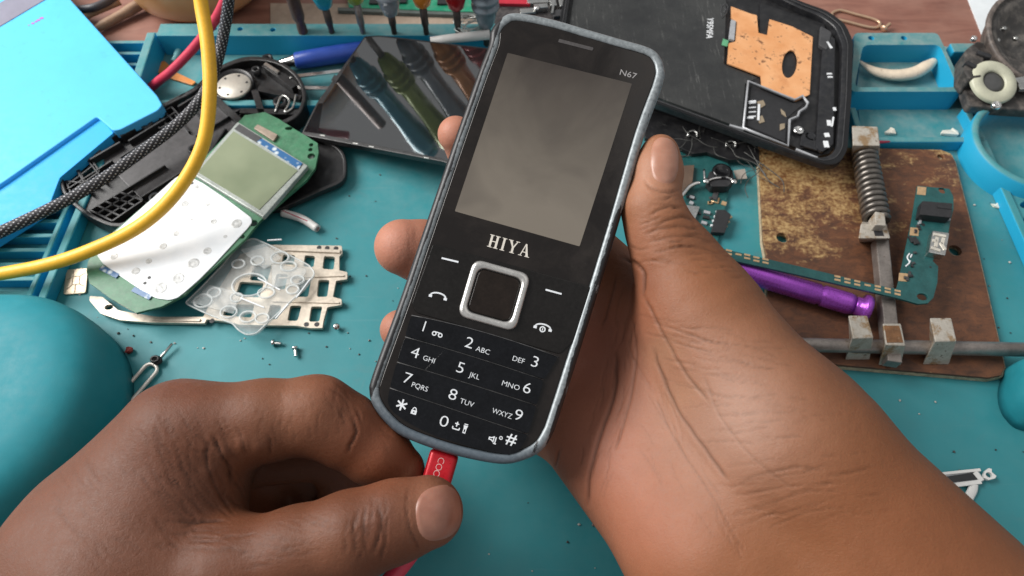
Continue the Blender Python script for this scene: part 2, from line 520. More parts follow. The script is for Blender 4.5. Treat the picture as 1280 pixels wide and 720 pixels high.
tag(obj('flex_strip', pprism([(193,78),(206,76),(220,90),(245,102),(240,106),(214,98),(196,90)], .03, .12, .08), MAT['orange'], bevel=.02, origin=G(215,90,0)),
    'small orange flex strip lying in the far tray under the red cable', 'flex strip')
tag(obj('plastic_scrap', tube(NB(), catmull([G(217,77,.2), G(224,62,.3), G(228,48,.35)], 5), [.14,.15,.13,.16,.15,.12,.14,.13,.12,.1,.08], 10), M('pale_teal_plastic', (.18,.42,.44,1), .3), smooth=True, origin=G(222,64,0)),
    'pale teal plastic sliver standing in the far tray behind the red cable', 'plastic scrap')

# big black phone shell
sh = thing('phone_shell', 'black front shell of a bar phone with ribs and a silver round speaker', 'phone shell', G(230,180,0))
shell = [(73,217),(80,205),(100,190),(150,160),(207,127),(240,110),(262,90),(285,77),(312,70),(345,74),(370,90),(382,112),(380,132),(368,148),(340,160),(316,172),(290,190),(240,232),(190,267),(150,283),(120,275),(95,259),(78,240)]
def shrink(pl, k):
    cx = sum(p[0] for p in pl)/len(pl); cy = sum(p[1] for p in pl)/len(pl)
    out = []
    n = len(pl)
    for i in range(n):
        a, b, c = Vector(pl[i-1]), Vector(pl[i]), Vector(pl[(i+1) % n])
        d = (c-a).normalized(); nn = Vector((-d.y, d.x))
        if nn.dot(Vector((cx,cy))-b) < 0: nn = -nn
        out.append(tuple(b + nn*k))
    return out
so = catmull([G(u,v,.95) for u,v in shell], 3, True); si = catmull([G(u,v,.95) for u,v in shrink(shell,5)], 3, True)
bm = NB(); prism(bm, so, .12, [si]); obj('shell_rim', bm, MAT['black'], sh, bevel=.05)
bm = NB(); prism(bm, catmull([G(u,v,.5) for u,v in shrink(shell,3)], 3, True), .12); obj('shell_floor', bm, MAT['black'], sh)
MAT['shell_pan'] = M('worn_black_panel', (.030,.028,.030,1), .42, 0, .4, 1.4, dust=.25, dustc=(.10,.09,.10,1))
obj('inner_panel', pprism([(128,200),(205,155),(258,122),(300,150),(250,205),(205,232),(178,250),(150,222)], .5, .62, .1), MAT['shell_pan'], sh, bevel=.03)
def ribs(name, segs, z, w, h, mat, parent):
    bm = NB()
    for a, b in segs: bar(bm, G(a[0],a[1],z), G(b[0],b[1],z), w, h)
    obj(name, bm, mat, parent, bevel=.012, seg=1)
def grid(c0, c1, c2, c3, n, m):
    """n lines one way and m the other over the quad c0 c1 c2 c3"""
    L = lambda a, b, t: (a[0]+(b[0]-a[0])*t, a[1]+(b[1]-a[1])*t)
    out = []
    for i in range(n): t = i/(n-1); out.append((L(c0,c1,t), L(c3,c2,t)))
    for j in range(m): t = j/(m-1); out.append((L(c0,c3,t), L(c1,c2,t)))
    return out
ribs('rib_grid', grid((112,262),(150,240),(178,250),(140,276),5,4), .82, .09, .3, MAT['black_rib'], sh)
ribs('rib_grid', grid((186,150),(214,133),(226,146),(200,160),4,3), .84, .08, .3, MAT['black_rib'], sh)
ribs('rib_grid', grid((80,222),(112,196),(124,214),(88,240),3,3), .80, .08, .3, MAT['black_rib'], sh)
ribs('rib_grid', [((82,226),(122,230)),((92,206),(112,240)),((106,196),(130,226)),((84,236),(128,208))], .83, .07, .3, MAT['black_rib'], sh)
ribs('snap_rail', [((104,192),(204,133)),((112,199),(150,177)),((150,170),(176,155)),((160,176),(206,148)),((208,130),(250,106)),((222,133),(250,116))], .95, .1, .4, MAT['black_rib'], sh)
for u, v in ((110,202),(122,194),(198,252),(186,160),(246,192)):
    bm = NB(); lathe(bm, [(.27,0),(.27,.32),(.14,.32),(.13,.1)], G(u,v,.55), 18, caps=False); obj('screw_boss', bm, MAT['black_rib'], sh)
c = G(292,108,.62)
bm = NB(); lathe(bm, [(.98,0),(1.0,.34),(.9,.38),(.86,.2),(.01,.18)], (c.x,c.y,.45), 40, caps=False); obj('speaker_cup', bm, MAT['black_rib'], sh)
c = G(291,105,1.0); bm = NB(); lathe(bm, [(.78,0),(.8,.1),(.77,.15),(.01,.16)], (c.x,c.y,.78), 40)
sp = obj('speaker_disc', bm, M('dull_silver_disc', (.62,.58,.51,1), .45, .25, .12, 2, dust=.25), sh)
for k in range(6):
    bm = NB(); a = k*math.pi/3+.3; disc(bm, (c.x+.62*math.cos(a), c.y+.62*math.sin(a), .925), .06, .02, 10); obj('speaker_hole', bm, MAT['chip'], sp)
ribs('rib_grid', [((118,214),(140,200)),((124,222),(148,206)),((150,196),(196,168)),((232,124),(252,150)),((246,118),(262,142)),((216,140),(236,164)),((140,246),(206,206)),((176,246),(240,206)),((262,190),(282,160)),((244,170),(300,136))], .8, .08, .25, MAT['black_rib'], sh)
ribs('shell_strut', [((300,138),(372,140)),((318,112),(330,152)),((330,80),(368,108)),((266,120),(318,168)),((322,110),(376,122))], .9, .3, .35, MAT['black'], sh)
for u, v, r in ((352,132,.32),(336,78,.26),(322,92,.2)):
    bm = NB(); lathe(bm, [(r,0),(r,.3),(r*.55,.3),(r*.5,.08)], G(u,v,.62), 18, caps=False); obj('screw_boss', bm, MAT['black_rib'], sh)
bm = NB(); tube(bm, catmull([G(344,140,.95), G(352,120,1.0), G(362,126,1.0), G(356,140,.98), G(366,134,.97), G(370,118,1.0)], 5), .05, 6); obj('contact_spring', bm, MAT['steel'], sh)
bm = NB(); bar(bm, G(331,79,1.02), G(348,90,1.02), .16, .08); obj('metal_tab', bm, MAT['steel'], sh)
# back cover under it
bc = [(380,168),(410,175),(428,188),(433,206),(428,226),(398,240),(366,254),(340,262),(318,252),(330,200)]
cv = thing('phone_cover', 'thin curved black cover lying under the green board with the display', 'phone cover', G(385,215,0))
bm = NB(); prism(bm, catmull([G(u,v,.3) for u,v in bc], 4, True), .004); obj('cover_plate', bm, MAT['black'], cv, bevel=.05)
bm = NB(); prism(bm, catmull([G(u,v,.52) for u,v in bc], 4, True), .25, [catmull([G(u,v,.52) for u,v in shrink(bc,4)], 4, True)]); obj('cover_rim', bm, MAT['black'], cv, bevel=.03)

# old phone board with display and white key membrane
bd = thing('phone_board', 'old green phone board with grey green display and white key membrane', 'circuit board', G(260,270,0))
pcb = [(306,144),(331,140),(349,149),(366,160),(383,170),(397,179),(398,191),(394,210),(383,225),(356,248),(325,276),(307,298),(270,332),(245,354),(231,368),(202,383),(170,391),(140,374),(112,354),(108,339),(110,327),(123,306),(217,225),(250,203)]
holes = [(361,160.5,.18,.1),(389,181,.1,.1),(388,187,.1,.1),(389,195,.17,.16),(317,279,.16,.16),(303,296,.1,.1)]
bm = NB(); prism(bm, px(pcb, 1.08), .95, [circ(G(u,v,1.08), a, 12, b) for u,v,a,b in holes]); obj('board', bm, MAT['pcb_light'], bd)
MAT['edge_grey'] = M('grey_board_edge', (.10,.12,.11,1), .5, 0, .3, 2)
bm = NB(); prism(bm, px(shrink(pcb,5), .949), .75); obj('shield_can', bm, MAT['edge_grey'], bd)
t = NT('white_membrane')
n = t.noise(1.1, 4)
t.color(t.mix(t.ramp(n,.3,.7), (.66,.70,.74,1), (.80,.82,.84,1))); t.set(Roughness=.42)
MAT['membrane'] = t.m
memb = [(217,224),(226,218),(240,222),(254,229),(285,250),(314,272),(315,278),(308,287),(303,292),(270,328),(248,350),(232,364),(222,372),(212,375),(196,373),(183,367),(150,345),(128,329),(121,318),(122,312),(130,302),(170,266)]
obj('key_membrane', pprism(memb, 1.082, 1.13, .1), MAT['membrane'], bd, bevel=.015)
MAT['dome'] = M('grey_dome', (.47,.48,.48,1), .5, .1, .5, 7)
for X, Y, r in ((640,97,.16),(720,97,.10),(665,150,.06),(740,158,.13),(820,165,.22),(610,200,.13),(565,243,.15),(515,295,.13),(470,330,.17),(395,278,.15),(718,260,.17),(670,303,.24),(617,355,.25),(556,388,.26),(470,180,.15),(415,228,.12),(683,37,.10),(780,210,.08)):
    bm = NB(); lathe(bm, [(r,0),(r*.94,.007),(r*.72,.009),(r*.62,.003),(r*.3,.006),(.004,.008)], G(X/2.77, 220+Y/2.77, 1.128), 20, caps=False)
    obj('key_dome', bm, MAT['dome'], bd)
bm = NB()
for X, Y in ((665,25),(517,352),(502,371)): disc(bm, G(X/2.77, 220+Y/2.77, 1.128), .07, .006, 10)
obj('pin_hole', bm, MAT['chip'], bd)
obj('display_frame', pprism([(297,152),(385,207),(329,271),(241,217)], 1.085, 1.32, .06), M('display_edge', (.34,.37,.35,1), .3, .1, .2, 2), bd, bevel=.03)
t = NT('lcd_glass')
n = t.noise(.35, 3)
t.color(t.mix(t.ramp(n,.3,.7), (.17,.205,.13,1), (.25,.285,.19,1)))
t.set(Roughness=.16); MAT['lcd'] = t.m
obj('display_glass', pprism([(292,164),(372,213),(324,262),(247,215)], 1.32, 1.345, .02), MAT['lcd'], bd)
obj('flex_tail', pprism([(293,161),(299,155),(327,172),(321,178)], 1.32, 1.35), MAT['dark_grey'], bd)
t = NT('blue_flex'); n = t.voro(3.5); t.color(t.mix(t.ramp(n,.2,.45), (.55,.62,.66,1), (.03,.12,.28,1))); t.set(Roughness=.3); MAT['blueflex'] = t.m
obj('blue_flex', pprism([(321,177),(327,173),(378,204),(373,211)], 1.325, 1.36), MAT['blueflex'], bd)
obj('earpiece_pad', pprism([(317,160),(322,155),(347,168),(342,176)], 1.08, 1.2, .05), M('brown_pad', (.30,.24,.19,1), .5, .2, .3, 3), bd, bevel=.02)
for u0,v0,u1,v1 in ((126,334,147,345),(166,361,188,372)):
    bm = NB(); bar(bm, G(u0,v0,1.14), G(u1,v1,1.14), .2, .05); obj('side_contact', bm, MAT['blueflex'], bd)

# key frame and silicone film
kf_outer = [(340,306),(427,307),(428,317),(424,320),(424,338),(434,340),(434,349),(420,351),(416,371),(427,374),(427,381),(409,384),(404,402),(403,410),(388,410),(370,407),(300,406),(284,402),(258,399),(256,404),(188,403),(150,400),(126,392),(112,376),(112,370),(128,371),(148,388),(196,396),(254,396),(262,380),(300,318)]
kw = [[(354,318),(369,319),(367,331),(352,330)],[(381,319),(394,320),(392,334),(379,333)],[(405,320),(419,321),(417,337),(403,336)],
      [(398,350),(412,350),(409,371),(396,371)],[(374,349),(389,350),(385,371),(370,371)],[(363,382),(377,382),(372,401),(359,401)],[(389,383),(403,383),(399,402),(386,402)],[(338,381),(352,382),(347,399),(333,399)],
      [(318,330),(340,332),(334,352),(312,350)],[(300,352),(330,354),(324,372),(294,370)],[(285,380),(318,381),(314,397),(278,394)],[(346,342),(360,343),(356,362),(342,361)]]
kf = thing('key_frame', 'pale metal keypad frame with rectangular windows sticking out from under the board', 'metal frame', G(350,360,0))
bm = NB(); prism(bm, rounded(px(kf_outer,.28), .05, 3), .12, [rounded(px(w,.28), .09, 4) for w in kw]+[circ(G(136,384,.28), .17, 14, .12)])
obj('frame_plate', bm, MAT['nickel'], kf, bevel=.02)
bm = NB(); bar(bm, G(356,311,.36), G(425,314,.36), .14, .1); bar(bm, G(348,347,.33), G(430,344,.33), .07, .06); bar(bm, G(340,376,.33), G(424,378,.33), .07, .06); bar(bm, G(190,399,.34), G(250,400,.34), .1, .08)
obj('frame_ridge', bm, MAT['nickel'], kf, bevel=.01)
bm = NB()
for u, v in ((399,309.5),(409,310),(420,310.5),(383,405.5),(396,405.5),(265,401)): disc(bm, G(u,v,.281), .1, .006, 12)
obj('rivet_hole', bm, MAT['chip'], kf)
def silicone(name, k0, k1):
  t = NT(name)
  t.b.inputs['Base Color'].default_value = (.74,.78,.78,1); t.set(Roughness=.3)
  tr = t.add('ShaderNodeBsdfTransparent'); mx = t.add('ShaderNodeMixShader')
  fz = t.add('ShaderNodeLayerWeight'); fz.inputs[0].default_value = .35
  f2 = t.math('ADD', t.math('MULTIPLY', fz.outputs['Facing'], k0), k1)
  t.link(f2, mx.inputs[0]); t.link(tr.outputs[0], mx.inputs[1]); t.link(t.b.outputs[0], mx.inputs[2])
  t.link(mx.outputs[0], t.n['Material Output'].inputs[0])
  t.bump(t.noise(2.5, 3), .5, .1)
  return t.m
MAT['silicone'] = silicone('clear_silicone', .6, .08); MAT['silicone_rim'] = silicone('clear_silicone_rim', .5, .42)
sf = thing('silicone_film', 'crumpled clear silicone key film lying over the metal keypad frame', 'key film', G(315,355,0))
film = [(300,303),(317,298),(336,306),(354,315),(387,332),(394,342),(383,358),(354,386),(333,405),(321,417),(308,419),(297,412),(292,405),(258,392),(231,379),(252,359),(283,326)]
fh = [((312,356),.62,.46),((350,322),.3,.22),((361,333),.26,.16),((254,376),.3,.24),((286,390),.26,.2),((310,396),.25,.18),((333,366),.27,.18),((372,350),.2,.14)]
bm = NB(); prism(bm, rounded(px(film,.62), .15, 4), .5, [circ(G(u,v,.62), a, 18, b) for (u,v),a,b in fh]); obj('film_sheet', bm, MAT['silicone'], sf, bevel=.02)
bm = NB(); tube(bm, [p+Vector((0,0,.01)) for p in rounded(px(film,.62), .15, 4)], .03, 5, closed=True); obj('film_edge', bm, MAT['silicone_rim'], sf)
for (u,v),a,b in fh + [((298,330),.2,.15),((322,326),.2,.15),((268,366),.2,.16),((328,398),.2,.15),((296,372),.18,.14),((366,362),.18,.14)]:
    bm = NB(); tube(bm, circ(G(u,v,.66), a+.05, 24, b+.05), .04, 6, closed=True); obj('key_ring', bm, MAT['silicone_rim'], sf)
for pl in ([(238,378),(262,356),(300,366),(292,392)],[(300,312),(330,304),(352,322),(330,336)],[(340,330),(384,336),(376,352),(340,360)]):
    obj('film_fold', pprism(pl, .66, .70, .05), MAT['silicone'], sf)
for a, b in (((322,347),(350,362)),((300,372),(330,384)),((370,372),(388,348)),((344,398),(360,380)),((334,300),(352,299))): bm = NB(); bar(bm, G(*a,.7), G(*b,.7), .05, .06); obj('film_crease', bm, MAT['membrane'], sf, bevel=.01)

# small things on the mat, left of the phone
bm = NB(); a, b = G(353,266,.2), G(397,286,.2); d = (b-a)
tube(bm, catmull([a, a+d*.5+Vector((.06,.1,.02)), b], 6), .17, 14)
wt = thing('plastic_tube', 'short white plastic tube with a red line, lying right of the display board', 'tube', G(375,276,0))
obj('tube_wall', bm, MAT['white'], wt)
bm = NB(); bar(bm, a+d*.04+Vector((0,.02,.178)), a+d*.72+Vector((.03,.04,.19)), .035, .02); obj('red_line', bm, MAT['redcable'], wt)
bm = NB(); lathe(bm, [(.09,0),(.1,.02)], b+d.normalized()*.002, 12, axis=d); obj('tube_bore', bm, M('pink_bore', (.4,.2,.18,1), .5), wt)

sim = thing('sim_chip', 'small gold contact chip cut from a card, lying by the teal slats', 'sim chip', G(95,352,0))
simp = [(83,337),(110,335),(107,366),(79,368)]
obj('chip_plate', pprism(simp, .003, .09, .08), M('pale_gold', (.58,.47,.34,1), .4, .4, .15, 4), sim, bevel=.015)
bm = NB()
Ls = lambda s, t_: ((simp[0][0]*(1-s)+simp[1][0]*s)*(1-t_)+(simp[3][0]*(1-s)+simp[2][0]*s)*t_, (simp[0][1]*(1-s)+simp[1][1]*s)*(1-t_)+(simp[3][1]*(1-s)+simp[2][1]*s)*t_)
for k, (p, q) in enumerate((((.35,.05),(.35,.3)),((.35,.3),(.08,.42)),((.35,.3),(.65,.3)),((.65,.3),(.92,.18)),((.65,.3),(.68,.62)),((.35,.3),(.34,.64)),((.34,.64),(.68,.62)),((.34,.64),(.1,.8)),((.68,.62),(.9,.72)),((.5,.63),(.5,.95)))):
    bar(bm, G(*Ls(*p),.094+k*.0006), G(*Ls(*q),.094+k*.0006), .035, .004)
obj('contact_groove', bm, M('groove', (.28,.21,.14,1), .5), sim)

def screw(u, v, dirpx, L, label, standing=False):
    b = G(u, v, .08)
    s = thing('screw', label, 'screw', (b.x,b.y,0), group='loose screws on the mat')
    if standing: ax = Vector((.3,-.4,.85)); b = Vector((b.x,b.y,.02))
    else:
        e = G(u+dirpx[0], v+dirpx[1], .08); ax = (e-b).normalized(); b = b - ax*L/2 + Vector((0,0,.05))
    bm = NB(); lathe(bm, [(.07,0)] + [(.075 if k%2 else .055, .03+k*.03) for k in range(int(L/.03))], b, 12, axis=ax); obj('shank', bm, MAT['steel'], s)
    h = b + ax*(L if not standing else L)
    bm = NB(); lathe(bm, [(.07,0),(.13,.02),(.14,.07),(.10,.11),(.005,.115)], h, 16, axis=ax); obj('screw_head', bm, MAT['chrome'], s)
screw(348, 430, (-10, -1), .26, 'tiny steel screw lying on its side below the keypad frame')
screw(370, 442, (-1, -8), .30, 'tiny steel screw pointing down, nearest of three to the hands')
screw(420, 408, (4, 3), .16, 'tiny reddish silver screw standing off the corner of the keypad frame', True)

pin = thing('ejector_pin', 'pale metal card ejector pin with a long loop beside the teal case', 'ejector pin', G(163,485,0))
A, B = G(188,462,.12), G(137,520,.12); d = (B-A).normalized(); s = Vector((-d.y,d.x,0))
R = .27; loop = []
for k in range(9): a = math.pi*k/8; loop.append(A - d*R*math.sin(a)*.8 + s*R*math.cos(a))
for k in range(9): a = math.pi*k/8; loop.append(B + d*R*math.sin(a) - s*R*math.cos(a))
obj('pin_loop', tube(NB(), loop, .07, 8, closed=True), M('pale_metal', (.72,.68,.62,1), .4, .3, .15, 3), pin)
obj('pin_needle', tube(NB(), [A-d*.2, A-d*1.05+Vector((.12,.1,.12))], [.07,.05], 8), MAT['steel'], pin)
bm = NB(); c = A - d*.42
for k in range(5): tube(bm, circ(c + Vector((random.uniform(-.06,.06), random.uniform(-.06,.06), .04+.03*k)), .14, 12, .11), .05, 6, closed=True)
obj('thread_knot', bm, MAT['black'], pin)
bm = NB(); bmesh.ops.create_icosphere(bm, subdivisions=2, radius=.17)
for v in bm.verts: v.co *= random.uniform(.6,1.15)
bmesh.ops.translate(bm, verts=bm.verts, vec=G(162,438,.1))
tag(obj('plastic_crumb', bm, M('dark_red_bit', (.22,.03,.025,1), .5), origin=G(162,438,0)), 'tiny dark red plastic crumb beside the ejector pin', 'crumb')

# rounded teal case at the left edge
def blob(name, label, cat, outline, z, hgt, mat, k=6, mid=None):
    bm = NB(); rings = []
    base = [G(u,v,z) for u,v in outline]
    c = sum(base, Vector())/len(base)
    prof = [(1.0,0.0),(1.0,.25),(.985,.45),(.95,.64),(.87,.8),(.74,.91),(.55,.97),(.3,.995)]
    sm = catmull(base, k, True)
    for s, h in prof: rings.append([bm.verts.new((c.x+(p.x-c.x)*s, c.y+(p.y-c.y)*s, .004+h*hgt)) for p in sm])
    n = len(sm)
    for i in range(len(rings)-1):
        for j in range(n): bm.faces.new((rings[i][j], rings[i][(j+1)%n], rings[i+1][(j+1)%n], rings[i+1][j])).smooth = True
    bm.faces.new(rings[-1]).smooth = True; bm.faces.new(list(reversed(rings[0])))
    return tag(obj(name, bm, mat, origin=(c.x,c.y,0), smooth=True), label, cat)
MAT['tealcase'] = M('smooth_teal_plastic', (.016,.225,.275,1), .6, 0, .08, .5, spec=.3, bump=.12, bscale=30, dust=.12, dustc=(.12,.28,.30,1))
blob('plastic_case', 'big smooth rounded teal plastic case at the left edge beside the left hand', 'plastic case',
     [(-120,420),(-60,386),(0,377),(60,378),(105,393),(138,425),(150,468),(140,525),(105,585),(50,638),(-20,680),(-120,700)], 1.1, 3.0, MAT['tealcase'])
blob('plastic_case', 'rounded dark teal plastic case cut off by the right edge below the clamp rod', 'plastic case',
     [(1281,449),(1266,468),(1264,492),(1274,515),(1300,530),(1380,530),(1400,450)], .8, 1.8, MAT['tealcase'])
# ---------------------------------------------------------------- far side: screwdrivers, display panel, pen, boards
MAT['shaft'] = M('dark_tool_steel', (.10,.085,.08,1), .42, .7, .3, 3, bump=.1, bscale=25)
MAT['shaft_light'] = M('tool_steel', (.30,.28,.27,1), .38, .8, .3, 3)
def metal_color(name, c): return M(name, c, .2, .15, .15, 2)
TOOLC = {'teal': metal_color('teal_anodised', (.012,.30,.42,1)), 'green': metal_color('green_anodised', (.26,.36,.04,1)),
         'grey': metal_color('slate_anodised', (.24,.28,.32,1)), 'orange': metal_color('orange_anodised', (.68,.24,.03,1)),
         'red': metal_color('red_anodised', (.40,.015,.02,1)), 'slate': metal_color('pale_slate_anodised', (.22,.27,.31,1))}
def driver(u, v, col, z0, label, r=.17, light=False):
    b = G(u, v, 1.2)
    s = thing('screwdriver', label, 'screwdriver', (b.x, b.y, .3), group='screwdrivers standing in the tool rail')
    bm = NB(); lathe(bm, [(.06,0),(r*.8,.35),(r*.8,1.3),(r*1.05,1.5),(r*1.05,z0-.2)], (b.x,b.y,.3), 16); obj('shaft', bm, MAT['shaft_light' if light else 'shaft'], s)
    if col:
        bm = NB()
        prof = [(.18,0),(.3,.15),(.42,.7),(.40,.95),(.52,1.05),(.54,1.2),(.42,1.28),(.42,1.4),(.54,1.48),(.54,1.65),(.42,1.72),(.42,1.85),(.54,1.92),(.52,2.1),(.42,2.25),(.40,3.4),(.44,4.6),(.55,5.8),(.60,6.6),(.5,7.0),(.3,7.1)]
        lathe(bm, [(q*1.22, w*1.05) for q, w in prof], (b.x,b.y,z0), 28); obj('handle', bm, TOOLC[col], s)
        bm = NB(); lathe(bm, [(.42,0),(.5,.1),(.46,.5),(.2,.6)], (b.x,b.y,z0+7.45), 28); obj('swivel_cap', bm, TOOLC[col], s)
driver(415, 40.5, 'teal', 2.6, 'screwdriver with a teal handle, second upright tool from the left in the rail')
driver(454, 41, 'green', 2.9, 'screwdriver with a long bare shaft and green handle, third tool from the left', light=True)
driver(493, 41.5, 'grey', 2.25, 'screwdriver with a slate grey handle standing in the middle of the rail')
driver(533, 42, 'orange', 2.75, 'screwdriver with an orange handle standing in the rail')
driver(573, 42, 'red', 2.6, 'screwdriver with a red handle beside the coil of thin wire')
driver(608, 42, 'slate', 1.6, 'pale slate screwdriver standing against the top left corner of the keypad phone', r=.26)
b = G(379, 40, 1.2)
bm = NB(); lathe(bm, [(.1,0),(.22,.4),(.24,1.2),(.20,1.5),(.30,1.8),(.30,7.0)], (b.x,b.y,.3), 18)
tag(obj('tool_shaft', bm, M('brown_steel', (.13,.085,.075,1), .45, .5, .3, 3), origin=(b.x,b.y,.3)), 'thick brown steel tool shaft without a handle, leftmost upright in the rail', 'tool')

# glossy display panel, tilted
p0 = G(396, 128, .8); dl = math.radians(12); pn = Vector((-math.sin(dl), -math.sin(math.radians(1.0)), math.cos(dl))).normalized()
def pq(pl, off=0.0): return [GP(u, v, p0 + pn*off, pn) for u, v in pl]
lp = thing('display_panel', 'glossy black phone display panel mirroring the coloured screwdriver handles', 'display panel', G(480,130,.0))
bm = NB(); prism(bm, rounded(pq([(456,45),(475,44),(612,60),(640,66),(590,216),(554,202),(376,168),(396,128)]), .12), 0, slope=-pn*.32)
obj('panel_body', bm, MAT['black'], lp, bevel=.03)
t = NT('dark_mirror_glass')
t.color((.012,.013,.014,1)); t.set(Roughness=.035); t.b.inputs['Specular IOR Level'].default_value = .5
t.b.inputs['IOR'].default_value = 2.75
t.b.inputs['Roughness'].default_value = .03
t.set(Roughness=t.math('ADD', t.math('MULTIPLY', t.ramp(t.noise(1.5,5), .45,.8), .10), .025))
MAT['mirror'] = t.m
bm = NB(); prism(bm, pq([(456,47),(475,46),(612,62),(638,68),(588,212),(554,198.5),(408,169),(398,164),(404,128)], .012), 0, slope=-pn*.01)
obj('glass', bm, MAT['mirror'], lp)
bm = NB(); prism(bm, pq([(398,129),(403,129),(398,163),(408,168),(380,164.5)], .015), 0, slope=-pn*.012)
obj('dark_border', bm, MAT['black_gloss'], lp)
bm = NB(); q = pq([(418,93),(424,97),(420,103),(414,100)], .05); prism(bm, q, 0, slope=-pn*.08); obj('corner_clip', bm, MAT['black'], lp)
bm = NB()
for u, v in ((400,168),(441,178),(461,182),(530,196)):
    q = pq([(u,v),(u+6,v+1),(u+6,v+2.4),(u,v+1.4)], .016); prism(bm, q, 0, slope=-pn*.01)
obj('edge_glint', bm, MAT['steel'], lp)

# pen
pen = thing('pen', 'blue ballpoint pen with a shiny metal tip lying in the far tray', 'pen', G(400,72,.4))
a, b = G(338,81,.48), G(452,63,.48); d = (b-a).normalized()
bm = NB(); lathe(bm, [(.04,0),(.08,.05),(.14,.3),(.30,1.05),(.34,1.15),(.34,1.2)], a, 24, axis=d); obj('tip', bm, MAT['chrome'], pen)
bm = NB(); lathe(bm, [(.36,0),(.40,.06),(.43,1.0),(.44,2.2),(.42,5.4),(.3,5.6)], a+d*1.2, 24, axis=d); obj('barrel', bm, M('blue_pen_barrel', (.025,.07,.36,1), .35, 0, .1, 2), pen)
# tweezers
tw = thing('tweezers', 'pair of thin steel tweezers lying under the blue pen', 'tweezers', G(395,98,.2))
for a, b in (((362,95.5),(452,85)),((368,109),(452,110))):
    bm = NB(); bar(bm, G(*a,.55), G(*b,.6), .22, .08); obj('tweezer_arm', bm, MAT['chrome'], tw, bevel=.02)
# white stick and wire coil
a, b = G(538,51,1.45), G(612,43,1.5)
tag(obj('plastic_stick', tube(NB(), [a, a+(b-a)*.3, b], [.18,.21,.24], 14), MAT['white'], origin=a), 'off white plastic stick lying on the rail beside the wire coil', 'stick')
bm = NB(); rc_ = random.Random(3)
for k in range(9):
    c = G(590+rc_.uniform(-8,8), 33+rc_.uniform(-3,4), 1.5)
    ax = Vector((rc_.uniform(-.3,.3), rc_.uniform(-.2,.2), 1)).normalized(); q = Vector((0,0,1)).rotation_difference(ax)
    tube(bm, [c + q @ Vector((rc_.uniform(.55,.75)*math.cos(t_*.42), .48*math.sin(t_*.42), .03*k)) for t_ in range(15)], .022, 5)
tag(obj('wire_coil', bm, MAT['steel'], origin=G(590,35,1.3)), 'small tangled coil of fine steel wire on the rail by the red screwdriver', 'wire coil')

# green board in a clear tray behind the screwdrivers
gb = thing('circuit_board', 'bright green circuit board lying on the cardboard behind the screwdrivers', 'circuit board', G(520,0,0))
obj('board', pprism([(428,-30),(640,-30),(610,15),(560,14),(436,9)], -.15, .05), M('vivid_green_board', (.01,.26,.14,1), .35, 0, .3, 1.5, dust=.25), gb)
obj('board_edge', pprism([(422,9),(610,16.5),(610,20),(422,13)], -.19, .02), MAT['edge_grey'], gb, bevel=.01)
bm = NB()
for u, v, w, h in ((560,3,1.1,.5),(500,2,.7,.4),(468,4,.5,.3)): box(bm, G(u,v,.05), w, h, .12)
obj('chip', bm, MAT['chip'], gb, bevel=.01)
# dark junk board left of the open smartphone
jb = thing('circuit_board', 'dark circuit board with steel fittings lying behind the top edge of the keypad phone', 'circuit board', G(670,10,0))
obj('board', pprism([(612,-30),(716,-30),(722,48),(600,48)], .4, .6, .1), M('dark_brown_board', (.035,.03,.032,1), .45, 0, .4, 2, dust=.3), jb, bevel=.02)
obj('red_plate', pprism([(614,-3),(660,-3),(663,5),(617,4)], .6, .78, .05), M('red_plastic', (.45,.02,.04,1), .4), jb, bevel=.02)
for u, v, w, h, z in ((672,4,1.1,.4,.2),(676,13,.7,.3,.3),(690,2,.35,1.2,.25),(697,20,.5,.5,.2),(704,6,.5,.9,.3),(660,16,.8,.35,.15)):
    bm = NB(); box(bm, G(u,v,.6), w, h, z, .1); obj('fitting', bm, MAT['dark_grey'] if (int(u)%2) else MAT['steel'], jb, bevel=.03)
bm = NB(); lathe(bm, [(.16,0),(.16,.1),(.05,.12)], G(671,11,.85), 14); obj('screw_head', bm, MAT['chrome'], jb)
bm = NB(); bar(bm, G(694,-6,.9), G(690,16,.9), .1, .1); obj('metal_bar', bm, MAT['steel'], jb)

# ---------------------------------------------------------------- opened smartphone
Z = 1.75
ph = thing('smartphone_frame', 'opened black smartphone back frame with a copper sheet and worn black film', 'smartphone', G(900,100,0))
out = [(716,-70),(900,-46),(1000,2),(1034,14),(1056,30),(1066,52),(1064,120),(1059,188),(1050,203),(1036,207),(1012,199),(822,130),(690,82)]
inn = [(722,-66),(900,-40),(996,8),(1026,20),(1044,33),(1053,56),(1051,120),(1046,184),(1038,194),(1024,197),(1000,190),(824,124),(700,80)]
rs = lambda pl, z: rounded(px(pl, z), .35, 5)
bm = NB(); prism(bm, rs(out, Z), 1.38, [rs(inn, Z)]); obj('side_rim', bm, MAT['black_rib'], ph, bevel=.06, seg=3)
mid = [((a[0]+b[0])/2, (a[1]+b[1])/2) for a, b in zip(out, inn)]
bm = NB(); prism(bm, rs(out, Z+.0), Z-.02, [rs(mid, Z+.0)]); bmesh.ops.translate(bm, verts=bm.verts, vec=(0,0,.03)); obj('rim_lip', bm, MAT['black_gloss'], ph)
obj('back_shell', pprism([(a[0]*.995+3, a[1]*.99) for a in inn], 1.2, 1.4), MAT['black'], ph)
obj('shade_skirt', pprism([(730,-50),(990,-4),(1036,40),(1040,180),(1010,186),(824,124),(712,84)], .25, 1.22, .2), MAT['black'], ph, bevel=.05)  # black skirt added for the shade beneath the raised frame
t = NT('scratched_black_film')
n = t.noise(.5, 5, .65); mp = t.add('ShaderNodeMapping'); mp.inputs['Scale'].default_value = (5,.35,1); mp.inputs['Rotation'].default_value = (0,0,.15); t.link(t.co.outputs['Object'], mp.inputs[0])
